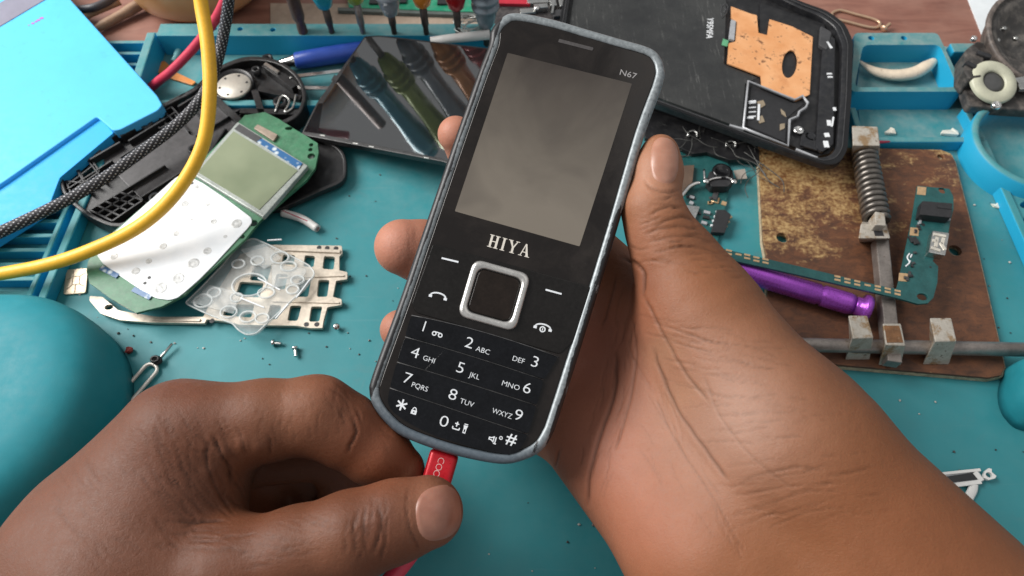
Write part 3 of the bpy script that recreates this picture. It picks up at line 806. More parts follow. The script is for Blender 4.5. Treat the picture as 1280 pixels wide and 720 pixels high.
sc = t.ramp(t.noise(1.6, 7, .75, .3, vec=mp.outputs[0]), .57, .66)
c = t.mix(t.ramp(n,.3,.7), (.020,.021,.022,1), (.042,.043,.042,1))
t.color(t.mix(t.math('MULTIPLY', t.math('MULTIPLY', sc, t.ramp(n,.4,.6)), .55), c, (.22,.22,.21,1))); t.set(Roughness=t.math('ADD', t.math('MULTIPLY', n, .3), .12)); MAT['film'] = t.m
obj('battery_film', pprism([(726,-62),(870,-44),(908,0),(906,60),(905,80),(948,97),(932,104),(927,160),(826,123),(704,79)], 1.3, 1.52, .08), MAT['film'], ph, bevel=.02)
t = NT('copper_sheet')
n = t.noise(1.1, 4); sp = t.ramp(t.noise(2.2, 7, .78), .57, .62); v = t.ramp(t.noise(.8, 5,.7), .54,.70)
c = t.mix(t.ramp(n,.3,.7), (.70,.31,.12,1), (.84,.45,.22,1)); c = t.mix(t.math('MULTIPLY', v, .5), c, (.50,.18,.06,1)); c = t.mix(t.math('MULTIPLY', sp, .85), c, (.12,.045,.02,1))
t.color(c); t.set(Roughness=.5, Metallic=.15); t.bump(n, .1, .05); MAT['copper'] = t.m
ovl = [G(987 + 9.5*math.cos(a) - 2*math.sin(a), 80 + 17.5*math.sin(a), 1.62) for a in [2*math.pi*k/24 for k in range(24)]]
bm = NB(); prism(bm, px([(914,8),(938,17),(946,19),(948,41),(959,44),(962,24),(990,33),(1016,46),(1012,118),(994,126),(952,108),(951,95),(909,79),(911,54),(919,52),(921,28),(914,22)], 1.62), 1.56, [ovl]); obj('copper_sheet', bm, MAT['copper'], ph)
obj('grey_connector', pprism([(914,24),(920,26),(918,50),(911,48)], 1.55, 1.68), MAT['silver_paint'], ph, bevel=.01)
obj('green_tab', pprism([(904,48),(911,51),(909,58),(902,56)], 1.53, 1.56), M('green_tab', (.1,.32,.17,1), .5), ph)
obj('inner_tray', pprism([(950,4),(1030,30),(1040,60),(1034,180),(1000,186),(930,158),(936,104),(948,96)], 1.3, 1.5), MAT['black'], ph)
obj('side_module', pprism([(1030,40),(1044,48),(1042,180),(1028,190),(1020,184),(1026,90)], 1.5, 1.66, .1), MAT['black_rib'], ph, bevel=.03)
bm = NB()
op = [(935,102),(993,125),(1003,120),(1010,129),(1007,135),(999,140),(997,146),(987,150),(985,183),(929,160)]
tube(bm, px(op, 1.66), .06, 6, closed=True, flat=1.4)
bar(bm, G(912,156,1.66), G(930,161,1.66), .1, .1); bar(bm, G(995,186,1.68), G(1022,197,1.68), .1, .1)
obj('bracket_line', bm, MAT['silver_paint'], ph)
obj('camera_bay', pprism([(939,107),(991,129),(1002,125),(1004,130),(984,147),(981,177),(934,157)], 1.5, 1.53), MAT['chip'], ph)
for pl in ([(946,127),(954,125),(957,131),(951,135)],[(946,147),(953,144),(956,152),(950,154)],[(976,136),(981,140),(983,146),(977,142)],[(975,155),(981,154),(981,160),(975,163)]):
    obj('brass_contact', pprism(pl, 1.53, 1.56), M('dull_brass', (.42,.34,.24,1), .4, .5), ph)
bm = NB()
for k in range(4): bar(bm, G(936,129+k*5.5,1.58), G(945,128+k*5.7,1.58), .05, .05)
bar(bm, G(936,127,1.6), G(945,126,1.6), .09, .06); bar(bm, G(934,147,1.6), G(942,147,1.6), .09, .06); bar(bm, G(949,130,1.6), G(948,150,1.6), .09, .05)
obj('contact_row', bm, MAT['mark_white'], ph)
bm = NB(); lathe(bm, [(.22,0),(.22,.06),(.12,.08),(.1,.02),(.004,.02)], G(998,163,1.62), 20, caps=False); obj('screw_head', bm, MAT['chrome'], ph)
bm = NB(); lathe(bm, [(.25,0),(.25,.1),(.16,.1),(.14,.02),(.004,.02)], G(1013,172,1.5), 20, caps=False); obj('screw_boss', bm, MAT['black_rib'], ph)
obj('corner_module', pprism([(1003,164),(1024,168),(1022,188),(1000,181)], 1.5, 1.6, .05), MAT['black_rib'], ph, bevel=.02)
obj('top_module', pprism([(1026,32),(1040,40),(1034,62),(1024,56)], 1.5, 1.7, .1), MAT['dark_grey'], ph, bevel=.03)
for a, b, w in (((1034,52),(1040,60),.10),((1034,92),(1040,92),.09),((1035,96),(1041,96),.09),((1043,134),(1044,138),.12),((1042,146),(1040,158),.07),((1036,150),(1037,157),.16),((1033,166),(1035,171),.2),((1032,176),(1034,184),.2)):
    bm = NB(); bar(bm, G(*a,1.7), G(*b,1.7), w, .05); obj('white_mark', bm, MAT['mark_white'], ph)
def flatM(u, v, z, du, dv):
    """text frame on the plane z: origin at pixel, baseline heading towards pixel (du,dv)"""
    o = G(u,v,z); x = (G(u+du,v+dv,z)-o).normalized(); y = Vector((-x.y,x.x,0))
    return Matrix(((x.x,y.x,0,o.x),(x.y,y.y,0,o.y),(0,0,1,o.z),(0,0,0,1)))
obj('printed_code', text_bm('Y95MFA', .42, flatM(887, 35, 1.527, -1.8, 32), bold=.006, sx=1.0), MAT['mark_white'], ph)
bm = NB(); tube(bm, px([(902,8),(907,4),(910,8),(908,17),(903,23),(901,16)],1.525), .03, 5, closed=True); tube(bm, px([(905,10),(908,12),(905,16)],1.525), .03, 5); obj('printed_mark', bm, MAT['dark_grey'], ph)
bm = NB()
for k in range(9): bar(bm, G(840+k*10.5, 134+k*3.7, 1.2), G(846+k*10.5, 136+k*3.7, 1.2), .06, .1)
obj('side_clip', bm, MAT['dark_grey'], ph)
bm = pprism([(806,134),(850,148),(905,168),(962,192),(952,205),(930,198),(912,200),(884,190),(866,192),(840,180),(806,172)], .19, .42, .06)  # dark strip added as shade and clutter below the smartphone
tag(obj('shade_strip', bm, MAT['black'], origin=G(880,175,.2), bevel=.04), 'dark strip added for the shade and black clutter under the smartphone edge', 'shade strip')
obj('edge_highlight', tube(NB(), [p + Vector((0,0,.035)) for p in rounded(px(mid, Z), .35, 5)], .022, 5, closed=True), MAT['dark_grey'], ph)  # grey line modelled in place of the highlight along the rim
# wire tangle under it
MAT['hair'] = M('thin_wire', (.085,.085,.08,1), .5, .4, .3, 4)
bm = NB(); r_ = random.Random(11)
for k in range(20):
    u, v = r_.uniform(850, 955), r_.uniform(158, 205)
    if v < 128+(u-822)*.35+12: v = 128+(u-822)*.35+14+r_.uniform(0,25)
    p = [G(u, v, r_.uniform(.2,.8))]
    ang = r_.uniform(0, 6.28)
    for j in range(4):
        ang += r_.uniform(-.9,.9)
        p.append(p[-1] + Vector((math.cos(ang)*.5, math.sin(ang)*.5, r_.uniform(-.15,.15))))
        p[-1].z = max(.06, p[-1].z)
    tube(bm, catmull(p, 4), .018, 4)
for pl in ([(930,190),(962,212),(978,226),(980,240)],[(935,182),(958,222),(975,235)],[(922,196),(945,205),(958,220)]):
    tube(bm, catmull([G(u,v,.75) for u,v in pl], 5), .022, 5)
tag(obj('wire_tangle', bm, MAT['hair'], origin=G(900,190,.1)), 'loose tangle of hair thin wires below the opened smartphone frame', 'wire')

# ---------------------------------------------------------------- green board by the thumb
pb = thing('circuit_board', 'green phone circuit board with a black chip beside the thumb', 'circuit board', G(880,260,0))
obj('board', pprism([(808,158),(868,148),(905,186),(915,220),(906,262),(893,322),(840,322),(808,250)], .05, .17, .06), MAT['pcb'], pb, bevel=.01)
obj('brown_part', pprism([(838,208),(868,206),(866,226),(858,240),(838,240)], .17, .36, .03), M('brown_module', (.10,.065,.045,1), .5), pb, bevel=.02)
bm = NB(); tube(bm, catmull(px([(851,246),(856,240),(862,233),(870,229),(875,229)], .45), 3), .09, 6); obj('steel_bracket', bm, MAT['chrome'], pb)
obj('shield', pprism([(848,255),(875,258),(868,276),(858,272),(848,268)], .17, .34, .03), MAT['steel'], pb, bevel=.02)
cm = obj('camera_module', pprism([(887,214),(916,212),(918,226),(910,233),(890,233),(884,226)], .17, .62, .08), MAT['chip'], pb, bevel=.03)
bm = NB(); lathe(bm, [(.42,0),(.40,.1),(.3,.12),(.25,.05),(.004,.05)], G(902,215,.62), 22, caps=False); obj('lens', bm, MAT['black_gloss'], cm)
bm = NB(); tube(bm, catmull(px([(880,212),(882,226),(892,223),(909,222),(918,228)], .68), 4), .05, 6); obj('wire_clamp', bm, MAT['chrome'], cm)
for u, v in ((882.5,227),(917.5,227.5)):
    bm = NB(); lathe(bm, [(.13,0),(.13,.08),(.06,.1)], G(u,v,.64), 12); obj('rivet', bm, MAT['chrome'], cm)
obj('flex_tab', pprism([(917,213),(931,211),(934,223),(921,224)], .3, .34, .02), M('grey_tan_flex', (.35,.31,.27,1), .45), pb)
ch = obj('chip', pprism([(896,262),(906,262),(914,268),(906,291),(889,290)], .17, .40), MAT['chip'], pb, bevel=.02)
bm = NB()
for k in range(4): bar(bm, G(914.5-k*3, 270-(-k*5.8), .3), G(909-k*3, 273+k*5.8, .34), .12, .1)
obj('chip_leg', bm, MAT['gold'], ch)
bm = NB()
for k in range(4): box(bm, G(896-k*2.2, 266+k*5.6, .17), .1, .1, .08)
obj('chip_leg', bm, MAT['mark_white'], ch)
for u0,v0,u1,v1 in ((880,264,888,266),(879,270,887,272),(877,277,884,279),(875,287,882,288),(862,245,868,247),(862,252,867,254)):
    bm = NB(); bar(bm, G(u0,v0,.27), G(u1,v1,.27), .14, .1); obj('small_part', bm, random.choice([MAT['chip'], MAT['silver_paint'], MAT['mark_white']]), pb, bevel=.01)
bm = NB(); tube(bm, px([(889,251),(897,254),(899,248)], .2), .045, 5); bar(bm, G(902,253,.21), G(908,255,.21), .2, .05); obj('gold_trace', bm, MAT['gold'], pb)
obj('dark_window', pprism([(893,237),(899,239),(896,250),(889,248)], .17, .21), MAT['dark_grey'], pb)
r_ = random.Random(31)
for k in range(16):
    u, v = r_.uniform(860,902), r_.uniform(238,312)
    if 884 < u and 256 < v < 296: continue
    bm = NB(); box(bm, G(u,v,.17), r_.choice([.14,.2,.1]), r_.choice([.09,.12]), .07, r_.choice([0,1.57,.2])); obj('small_part', bm, r_.choice([MAT['chip'], MAT['silver_paint'], MAT['gold'], MAT['dark_grey']]), pb, bevel=.008)
for u, v, l in ((866,168,'small bent steel clip under the smartphone edge, nearest the thumb'),(914,181,'small bent steel clip under the smartphone edge, farther right of two')):
    bm = NB(); box(bm, G(u,v,.05), .5, .3, .35, .1)
    bm2 = NB(); tube(bm2, px([(u-6,v+3),(u-6,v-3),(u,v-5),(u+6,v-2),(u+5,v+3)], .5), .06, 6)
    s = thing('steel_clip', l, 'clip', G(u,v,.03)); obj('clip_base', bm, MAT['dark_grey'], s, bevel=.02); obj('clip_spring', bm2, MAT['steel'], s)
# ---------------------------------------------------------------- right side: board holder
t = NT('rusty_plate')
mp = t.add('ShaderNodeMapping'); mp.inputs['Scale'].default_value = (.7,1.25,1); t.link(t.co.outputs['Object'], mp.inputs[0])
n = t.noise(.42, 7, .66, .8, vec=mp.outputs[0]); n2 = t.noise(2.0, 6, .72, .5, vec=mp.outputs[0]); n3 = t.noise(7, 4)
sp = t.add('ShaderNodeSeparateXYZ'); t.link(t.co.outputs['Object'], sp.inputs[0])
# bare scraped brass coloured patches toward the far and left side, dark rust near the rod
fy = t.ramp(sp.outputs[1], -1.2, 4.5); fx = t.ramp(sp.outputs[0], 1.8, -2.2)
m = t.math('ADD', t.math('MULTIPLY', n, .68), t.math('MULTIPLY', n2, .32))
m = t.math('ADD', m, t.math('MULTIPLY', t.math('ADD', t.math('MULTIPLY', fy, .42), t.math('MULTIPLY', t.math('MULTIPLY', fx, fy), .62)), .24))
m = t.math('ADD', m, t.math('MULTIPLY', t.math('SUBTRACT', n3, .5), .14))
bare = t.math('MULTIPLY', t.ramp(m, .60, .71), .9)
rust = t.mix(t.ramp(n2,.3,.7), (.055,.024,.014,1), (.175,.066,.027,1))
brass = t.mix(t.ramp(t.math('ADD', t.math('MULTIPLY', n3, .5), t.math('MULTIPLY', n2, .5)),.40,.62), (.20,.080,.024,1), (.62,.42,.19,1))
c = t.mix(bare, rust, brass)
c = t.mix(t.math('MULTIPLY', t.ramp(t.noise(5, 5, .7), .60,.66), .6), c, (.045,.02,.012,1))
t.color(c); t.set(Roughness=t.math('SUBTRACT', .62, t.math('MULTIPLY', bare, .24)), Metallic=t.math('MULTIPLY', bare, .35)); t.bump(n2, .3, .05)
MAT['rusty'] = t.m
MAT['pale_edge'] = M('frayed_fibre_edge', (.46,.36,.24,1), .8, 0, .5, 4, bump=.3, bscale=14)
t = NT('worn_steel_block')
n = t.noise(1.5, 6, .7); n2 = t.noise(4, 5, .7)
c = t.mix(t.ramp(n2,.3,.7), (.36,.33,.28,1), (.56,.52,.46,1))
c = t.mix(t.math('MULTIPLY', t.ramp(n,.50,.60), .85), c, (.26,.15,.055,1)); c = t.mix(t.math('MULTIPLY', t.ramp(n2,.60,.66), .9), c, (.08,.04,.02,1))
t.color(c); t.set(Roughness=.5, Metallic=.3); t.bump(n2, .35, .04); MAT['block'] = t.m
MAT['rod'] = M('grey_steel_rod', (.26,.23,.21,1), .42, .6, .3, 1.8, wear=.5, wearc=(.12,.07,.04,1))
MAT['spring'] = M('dark_spring_steel', (.16,.145,.13,1), .38, .8, .3, 3)
pl0 = G(1100, 330, 0)
ho = thing('board_holder', 'rusty metal board holder with a spring rod and steel clamp blocks', 'board holder', (pl0.x, pl0.y, 0))
out = [(948,182),(1176,187),(1189,192),(1194,202),(1225,325),(1256,458),(1252,469),(1236,472),(1050,456),(958,440),(960,330),(954,300)]
hl = [circ(G(u,v,.42), r, 18) for u,v,r in ((978,297,.24),(1194,313,.26),(1176,196,.14))]
bm = NB(); prism(bm, px(out,.42), .26, hl); obj('base_plate', bm, MAT['rusty'], ho, bevel=.02)
bm = NB(); prism(bm, px([(x+(1.2 if x>1100 else -1.6),y+2.0) for x,y in out], .255), .01, [circ(G(u,v,.255), r, 18) for u,v,r in ((978,297,.24),(1194,313,.26))]); obj('plate_edge', bm, MAT['pale_edge'], ho)
# spring rod
a, b = G(1079,182,1.05), G(1102,300,1.05)
bm = NB(); tube(bm, [a, b], .2, 12); obj('guide_rod', bm, MAT['rod'], ho)
a2, b2 = G(1080,190,1.05), G(1096,276,1.05); d = b2-a2; N_ = 13
T_, NN = frames([a2, b2]); Bn = T_[0].cross(NN[0])
pts = [a2 + d*(k/(N_*16)) + (NN[0]*math.cos(2*math.pi*k/16) + Bn*math.sin(2*math.pi*k/16))*.42 for k in range(N_*16+1)]
bm = NB(); tube(bm, pts, .13, 7); obj('spring', bm, MAT['spring'], ho)
def block(pt, pb, zt, zb, name='clamp_block', hollow=False, parent=ho):
    """sheared steel block: pt is the top outline at height zt, pb the bottom outline at zb"""
    bm = NB(); T = [bm.verts.new(p) for p in px(pt, zt)]; Bq = [bm.verts.new(p) for p in px(pb, zb)]
    bm.faces.new(T); bm.faces.new(Bq[::-1]); n = len(T)
    for i in range(n): bm.faces.new((T[i], Bq[i], Bq[(i+1)%n], T[(i+1)%n]))
    return obj(name, bm, MAT['block'], parent, bevel=.04)
block([(1065,157),(1097,158),(1100,182),(1066,182)], [(1065,176),(1096,176),(1098,203),(1064,203)], 1.75, .42)
bm = NB(); disc(bm, G(1083,189,1.18)+Vector((0,-.02,0)), .16, .06, 14); obj('bolt_hole', bm, MAT['chip'], ho)
block([(1076,280),(1108,280),(1113,298),(1073,298)], [(1078,276),(1106,276),(1110,302),(1074,303)], 1.55, .42, 'slider_block')
bm = NB(); prism(bm, px([(1094,264),(1106,266),(1108,282),(1094,281)], 1.95), 1.3); obj('slider_tab', bm, MAT['block'], ho, bevel=.04)
bm = NB(); box(bm, G(1098,291,1.55), .34, .3, .02); obj('slider_slot', bm, MAT['chip'], ho)
bm = NB(); bar(bm, G(1103,298,1.15), G(1119,452,1.15), .52, .5); obj('square_rod', bm, MAT['rod'], ho, bevel=.04)
bm = NB(); a, b = G(950,430,.9), G(1330,438,.9); tube(bm, [a, a+(b-a)*.3, a+(b-a)*.6, b], .27, 14); obj('cross_rod', bm, MAT['rod'], ho)
block([(1060,394),(1084,394),(1092,422),(1066,423)], [(1062,424),(1086,424),(1087,450),(1056,450)], 1.75, .42)
block([(1103,404),(1126,404),(1132,432),(1107,431)], [(1103,430),(1126,430),(1126,457),(1098,457)], 1.7, .42)
bm = NB(); prism(bm, px([(1106,407),(1124,407),(1129,428),(1109,428)], 1.72), 1.69); obj('rust_patch', bm, M('block_rust', (.20,.095,.04,1), .6, .2, .4, 3, wear=.6, wearc=(.4,.32,.22,1)), ho)
block([(1162,397),(1189,397),(1196,426),(1169,427)], [(1162,428),(1189,428),(1186,456),(1153,456)], 1.75, .42)

# sub board with a thin tail
sb = thing('circuit_board', 'green charging board with a long thin tail of gold pads lying across the holder', 'circuit board', G(1120,340,.9))
body = [(896,309),(1000,333),(1100,357),(1121,361),(1124,350),(1140,275),(1147,232),(1187,236),(1192,246),(1192,262),(1188,277),(1186,290),(1166,326),(1173,333),(1172,353),(1167,372),(1160,379),(1148,380),(1120,372),(1000,344),(896,321)]
bm = NB(); prism(bm, px(body,1.55), 1.45, [circ(G(1153,371,1.55), .2, 16, .15), circ(G(1178,238,1.55), .15, 14)]); obj('board', bm, MAT['pcb'], sb, bevel=.01)
padpx = [(840+X/2.18, 150+Y/2.18, s_) for X,Y,s_ in ((130,354,2),(155,360,2),(181,366,1),(205,372,2),(230,379,2),(255,384,2),(451,431,2),(478,438,2),(505,444,2),(533,450,1),(561,458,2),(588,464,2),(615,470,2))]
for u, v, s_ in padpx:
    for q in ((-2.1, 2.1) if s_ == 2 else (0,)):
        bm = NB(); bar(bm, G(u-3.8, v+q-.8, 1.56), G(u+3.8, v+q+.8, 1.56), .085, .012); obj('gold_pad', bm, MAT['gold'], sb)
for u, v in ((1152,238),(1143,289),(1129,346)):
    bm = NB(); prism(bm, px([(u-5,v-5),(u+6,v-4),(u+5,v+6),(u-6,v+5)],1.562), 1.548); obj('gold_square', bm, MAT['gold'], sb)
cn = obj('black_connector', pprism([(1153,251),(1191,254),(1189,272),(1150,268)], 1.55, 1.95, .04), MAT['chip'], sb, bevel=.02)
bm = NB(); bar(bm, G(1172,258,1.97), G(1190,260,1.97), .12, .1); obj('connector_slot', bm, MAT['black_rib'], cn)
bm = NB()
for u, v in ((1155,270),(1173,274),(1183,275)): box(bm, G(u,v,1.55), .18, .16, .14)
obj('solder_foot', bm, MAT['silver_paint'], cn, bevel=.02)
us = obj('charging_socket', pprism([(1166,288),(1187,291),(1182,319),(1161,315)], 1.5, 1.86, .06), MAT['steel'], sb, bevel=.03)
bm = NB()
for a, b in (((1167,292),(1183,295)),((1166,300),(1172,301)),((1176,303),(1182,312)),((1164,309),(1176,313)),((1172,296),(1170,308)),((1180,297),(1178,305))): bar(bm, G(*a,1.89), G(*b,1.89), .12, .05)
obj('socket_rib', bm, M('white_metal', (.66,.62,.54,1), .4, .3), us, bevel=.01)
bm = NB(); box(bm, G(1143,302,1.55), .2, .32, .1, .2); box(bm, G(1138,300,1.55), .1, .3, .08, .2); obj('small_part', bm, MAT['chip'], sb, bevel=.01)
r_ = random.Random(8)
for k in range(14):
    q = r_.random(); u, v = (1131+q*20+r_.uniform(-2,6), 352-q*100)
    bm = NB(); box(bm, G(u,v,1.55), r_.choice([.12,.18]), .09, .06, r_.choice([.2,1.3])); obj('small_part', bm, r_.choice([MAT['chip'], MAT['silver_paint'], MAT['dark_grey']]), sb, bevel=.008)
disc_ = NB(); disc(disc_, G(1154,281,1.55), .07, .01, 12); disc(disc_, G(1163,334,1.55), .04, .01, 10); obj('via_hole', disc_, MAT['chip'], sb)
bm = NB(); tube(bm, catmull(px([(1137,317),(1134,322),(1137,328),(1132,333)],1.56), 4), .03, 5); tube(bm, px([(1138,322),(1140,318)],1.56), .03, 5); tube(bm, px([(1136,330),(1138,326)],1.56), .03, 5); obj('printed_mark', bm, MAT['mark_white'], sb)

# purple tube
MAT['purple'] = M('purple_anodised', (.36,.08,.52,1), .3, .6, .15, 2)
pt = thing('metal_tube', 'shiny purple metal tool tube lying under the thin green board', 'metal tube', G(980,355,.4))
a, b = G(872,322,.95), G(1066,381,.95); d = (b-a).normalized(); L_ = (b-a).length
bm = NB(); lathe(bm, [(.38,0),(.42,.1),(.42,L_*.78),(.37,L_*.79),(.37,L_*.80),(.42,L_*.81),(.42,L_*.97),(.38,L_)], a, 32, axis=d); obj('tube_body', bm, MAT['purple'], pt)
bm = NB(); lathe(bm, [(.3,0),(.36,.1),(.36,.3),(.52,.34),(.55,.45),(.5,.6),(.2,.62)], b, 32, axis=d); obj('end_cap', bm, MAT['purple'], pt)

# claw, chips and flakes in the trays
bm = NB()
cp = [G(1074,76,.55), G(1084,84,.5), G(1100,91,.5), G(1122,94,.52), G(1143,91,.55), G(1158,83,.6), G(1168,76,.6)]
cr = [.05,.16,.25,.30,.32,.30,.17]
sm = catmull(cp, 6); rr = []
for i in range(len(sm)):
    q = i/6; k = min(int(q), 5); f = q-k; rr.append(cr[k]*(1-f)+cr[min(k+1,6)]*f)
tube(bm, sm, rr, 16, flat=.8)
tag(obj('claw', bm, M('ivory', (.72,.60,.46,1), .38, 0, .15, 1.1, wear=.5, wearc=(.22,.12,.07,1), bump=.1, bscale=5), smooth=True, origin=G(1120,90,.15)), 'ivory coloured curved claw with a dark stained end in the far right tray', 'claw')
MAT['flake'] = M('pale_flake', (.72,.68,.58,1), .5, 0, .1, 3)
def flake(pl, z, h, label):
    bm = pprism(pl, z, z+h)
    for v in bm.verts: v.co += Vector((random.uniform(-.04,.04), random.uniform(-.04,.04), random.uniform(-.03,.05)))
    c = G(pl[0][0], pl[0][1], z)
    tag(obj('plastic_flake', bm, MAT['flake'], origin=c, bevel=.02), label, 'flake', group='broken flakes in the trays')
flake([(1106,166),(1111,162),(1113,159),(1118,162),(1121,167),(1113,167)], .07, .12, 'small white flake in the shallow tray, left of two')
flake([(1176,167),(1178,163),(1188,161),(1191,159),(1198,163),(1199,168)], .07, .14, 'larger cream flake in the shallow tray, right of two')
flake([(1238,253),(1246,254),(1251,250),(1250,260),(1244,257)], .01, .1, 'grey flake on the mat beside the right hand rim')
bm = NB(); tube(bm, px([(1074,176),(1090,178),(1112,177)], .7), [.05,.09,.04], 8)
tag(obj('red_sliver', bm, MAT['redcable'], origin=G(1090,178,.6)), 'thin red plastic sliver on the rim above the rusty plate', 'sliver')

# paper clip and screw on the table
MAT['brass'] = M('brassy_wire', (.62,.42,.28,1), .35, .7, .1, 3)
loop = [G(1048,13,-.2), G(1040,17,-.2), G(1044,23,-.2), G(1062,28,-.2), G(1086,34,-.2), G(1097,34,-.2), G(1100,29,-.2), G(1092,24,-.2), G(1070,18,-.2), G(1056,14,-.2)]
bm = NB(); tube(bm, catmull(loop, 5, True), .075, 8, closed=True)
tag(obj('paper_clip', bm, MAT['brass'], smooth=True, origin=G(1070,24,-.29)), 'brass coloured wire loop lying on the table above the far right tray', 'wire loop')
s = thing('screw', 'small brass screw lying on the table beside the wire loop', 'screw', G(1108,33,-.29))
a, b = G(1106,35,-.1), G(1112,30,.0); ax = (b-a).normalized()
bm = NB(); lathe(bm, [(.1,0)]+[(.1 if k%2 else .07,.04+.04*k) for k in range(9)], a, 10, axis=ax); obj('shank', bm, MAT['brass'], s)
bm = NB(); lathe(bm, [(.1,0),(.22,.06),(.2,.14),(.02,.16)], a-ax*.15, 14, axis=ax); obj('screw_head', bm, MAT['brass'], s)
# scraps on the rim by the smartphone
bm = NB(); tube(bm, px([(1072,62),(1068,78),(1066,92)], 1.0), [.1,.16,.1], 8)
tag(obj('plastic_strip', bm, M('blue_strip', (.05,.12,.5,1), .4), origin=G(1068,78,.8)), 'small blue plastic strip beside the right end of the smartphone', 'plastic strip')

# dusty loudspeaker assembly
MAT['dusty'] = M('dusty_black_plastic', (.035,.032,.03,1), .55, 0, .4, 1.4, dust=.7, dustc=(.20,.17,.15,1), bump=.15, bscale=14)
MAT['cone'] = M('dusty_cone', (.05,.047,.045,1), .7, 0, .3, .9, dust=.6, dustc=(.26,.23,.20,1))
ls = thing('loudspeaker', 'dusty black round loudspeaker with a cream ring in the far right corner', 'loudspeaker', G(1250,100,0))
obj('housing', pprism([(1207,62),(1222,50),(1262,70),(1330,100),(1330,140),(1262,136),(1212,132),(1205,112)], 1.0, 1.5, .2), MAT['dusty'], ls, bevel=.08)
obj('side_block', pprism([(1207,62),(1216,56),(1232,66),(1228,96),(1213,98),(1206,88)], 1.2, 2.2, .12), MAT['dusty'], ls, bevel=.08)
cc = G(1296, 52, 1.7); ax = Vector((.10,-.25,1)).normalized()
bm = NB(); lathe(bm, [(2.1,-.9),(2.4,-.2),(2.6,.05),(2.64,.2),(2.58,.28),(2.44,.26)], cc, 48, axis=ax, caps=False); obj('basket', bm, M('dusty_rim', (.085,.070,.062,1), .55, 0, .4, 1.4, dust=.8, dustc=(.27,.22,.19,1)), ls)
bm = NB(); lathe(bm, [(2.46,.24),(2.4,.05),(2.2,.12),(1.9,-.05),(1.2,-.5),(.9,-.55),(.6,-.35),(.004,-.25)], cc, 48, axis=ax, caps=False); obj('cone', bm, MAT['cone'], ls)
bm = NB()
for k in range(5): lathe(bm, [(.12,0),(.12,.14),(.05,.16)], cc + Vector((-1.9+.3*k, .9*math.sin(k), .0)), 10)
obj('rivet', bm, MAT['steel'], ls)
rc0 = G(1240, 104, 1.9); axr = Vector((.05,-.30,1)).normalized()
bm = NB(); lathe(bm, [(.5,0),(.5,.14),(.56,.2),(.98,.2),(1.04,.12),(1.04,0)], rc0, 40, axis=axr, caps=False); obj('cream_ring', bm, M('cream_ring', (.50,.50,.38,1), .4, 0, .12, 2, dust=.3), ls)
bm = NB(); lathe(bm, [(.5,0),(.49,.1),(.3,.12),(.004,.12)], rc0, 28, axis=axr, caps=False); obj('ring_core', bm, M('core_grey', (.06,.06,.06,1), .5), ls)
for u, v, r in ((1232,101,.12),(1244,133,.2),(1216,50,.14),(1214,74,.12)):
    bm = NB(); lathe(bm, [(r,0),(r,.14),(r*.6,.18),(r*.5,.1),(.004,.1)], G(u,v,1.85), 16, caps=False); obj('screw_head', bm, MAT['chrome'], ls)
bm = NB(); bar(bm, G(1272,102,1.9), G(1300,97,1.9), .5, .2); bar(bm, G(1274,108,1.92), G(1300,108,1.92), .3, .2); obj('steel_terminal', bm, MAT['steel'], ls, bevel=.03)
bm = NB(); bar(bm, G(1222,64,2.32), G(1240,70,2.32), .25, .3); bar(bm, G(1208,76,2.3), G(1222,84,2.3), .25, .3); obj('plastic_lug', bm, MAT['black_rib'], ls, bevel=.05)

# metal strip at the lower right
ms = thing('metal_strip', 'thin silver and black metal strip with an eyelet at the lower right', 'metal strip', G(1200,598,0))
obj('strip_plate', pprism([(1120,601),(1222,587),(1231,601),(1120,617)], .05, .16, .03), MAT['silver_paint'], ms, bevel=.015)
obj('black_insert', pprism([(1128,603.5),(1217,590.5),(1222,599),(1128,611)], .15, .19, .02), MAT['chip'], ms)
bm = NB(); bar(bm, G(1120,598,.21), G(1226,587,.21), .1, .1); bar(bm, G(1219,590,.215), G(1228,601,.215), .18, .1); bar(bm, G(1195,606,.21), G(1227,602,.21), .14, .1); obj('white_edge', bm, MAT['white'], ms, bevel=.01)
bm = NB(); prism(bm, px([(1230,592),(1232,588),(1236,585),(1240,586),(1240,590),(1246,595),(1244,598),(1236,600),(1230,597)], .24), .12, [circ(G(1236.5,593.5,.24), .11, 12, .09)]); obj('eyelet', bm, MAT['white'], ms, bevel=.01)
bm = NB(); tube(bm, catmull([G(1217,605,.15), G(1216,612,.12), G(1211,622,.1), G(1207,630,.07)], 4), .16, 8, flat=.35); obj('white_leg', bm, MAT['white'], ms)

# fine crumbs scattered over the mat
bm = NB(); r_ = random.Random(21)
spots = [(r_.uniform(300,470), r_.uniform(400,470)) for _ in range(14)] + [(r_.uniform(90,260), r_.uniform(395,440)) for _ in range(14)] + [(r_.uniform(1120,1280), r_.uniform(480,700)) for _ in range(14)] + [(r_.uniform(600,760), r_.uniform(600,715)) for _ in range(9)] + [(r_.uniform(1200,1270), r_.uniform(190,420)) for _ in range(16)] + [(r_.uniform(10,150), r_.uniform(330,375)) for _ in range(10)] + [(r_.uniform(420,520), r_.uniform(210,400)) for _ in range(9)] + [(r_.uniform(1080,1200), r_.uniform(78,165)) for _ in range(12)]
for u, v in spots:
    c = G(u, v, .01); r = r_.uniform(.02,.055)
    q = bmesh.ops.create_icosphere(bm, subdivisions=1, radius=r)['verts']
    for w in q: w.co = Vector((w.co.x*r_.uniform(.6,1.5), w.co.y*r_.uniform(.6,1.3), w.co.z*.6)) + c + Vector((0,0,r*.4))
t = NT('crumbs'); oi = t.noise(1.3, 1); t.color(t.mix(t.ramp(oi,.45,.55), (.03,.03,.03,1), (.45,.45,.42,1))); MAT['crumb'] = t.m
obj('crumbs', bm, MAT['crumb'], origin=(0,15,0))['kind'] = 'stuff'
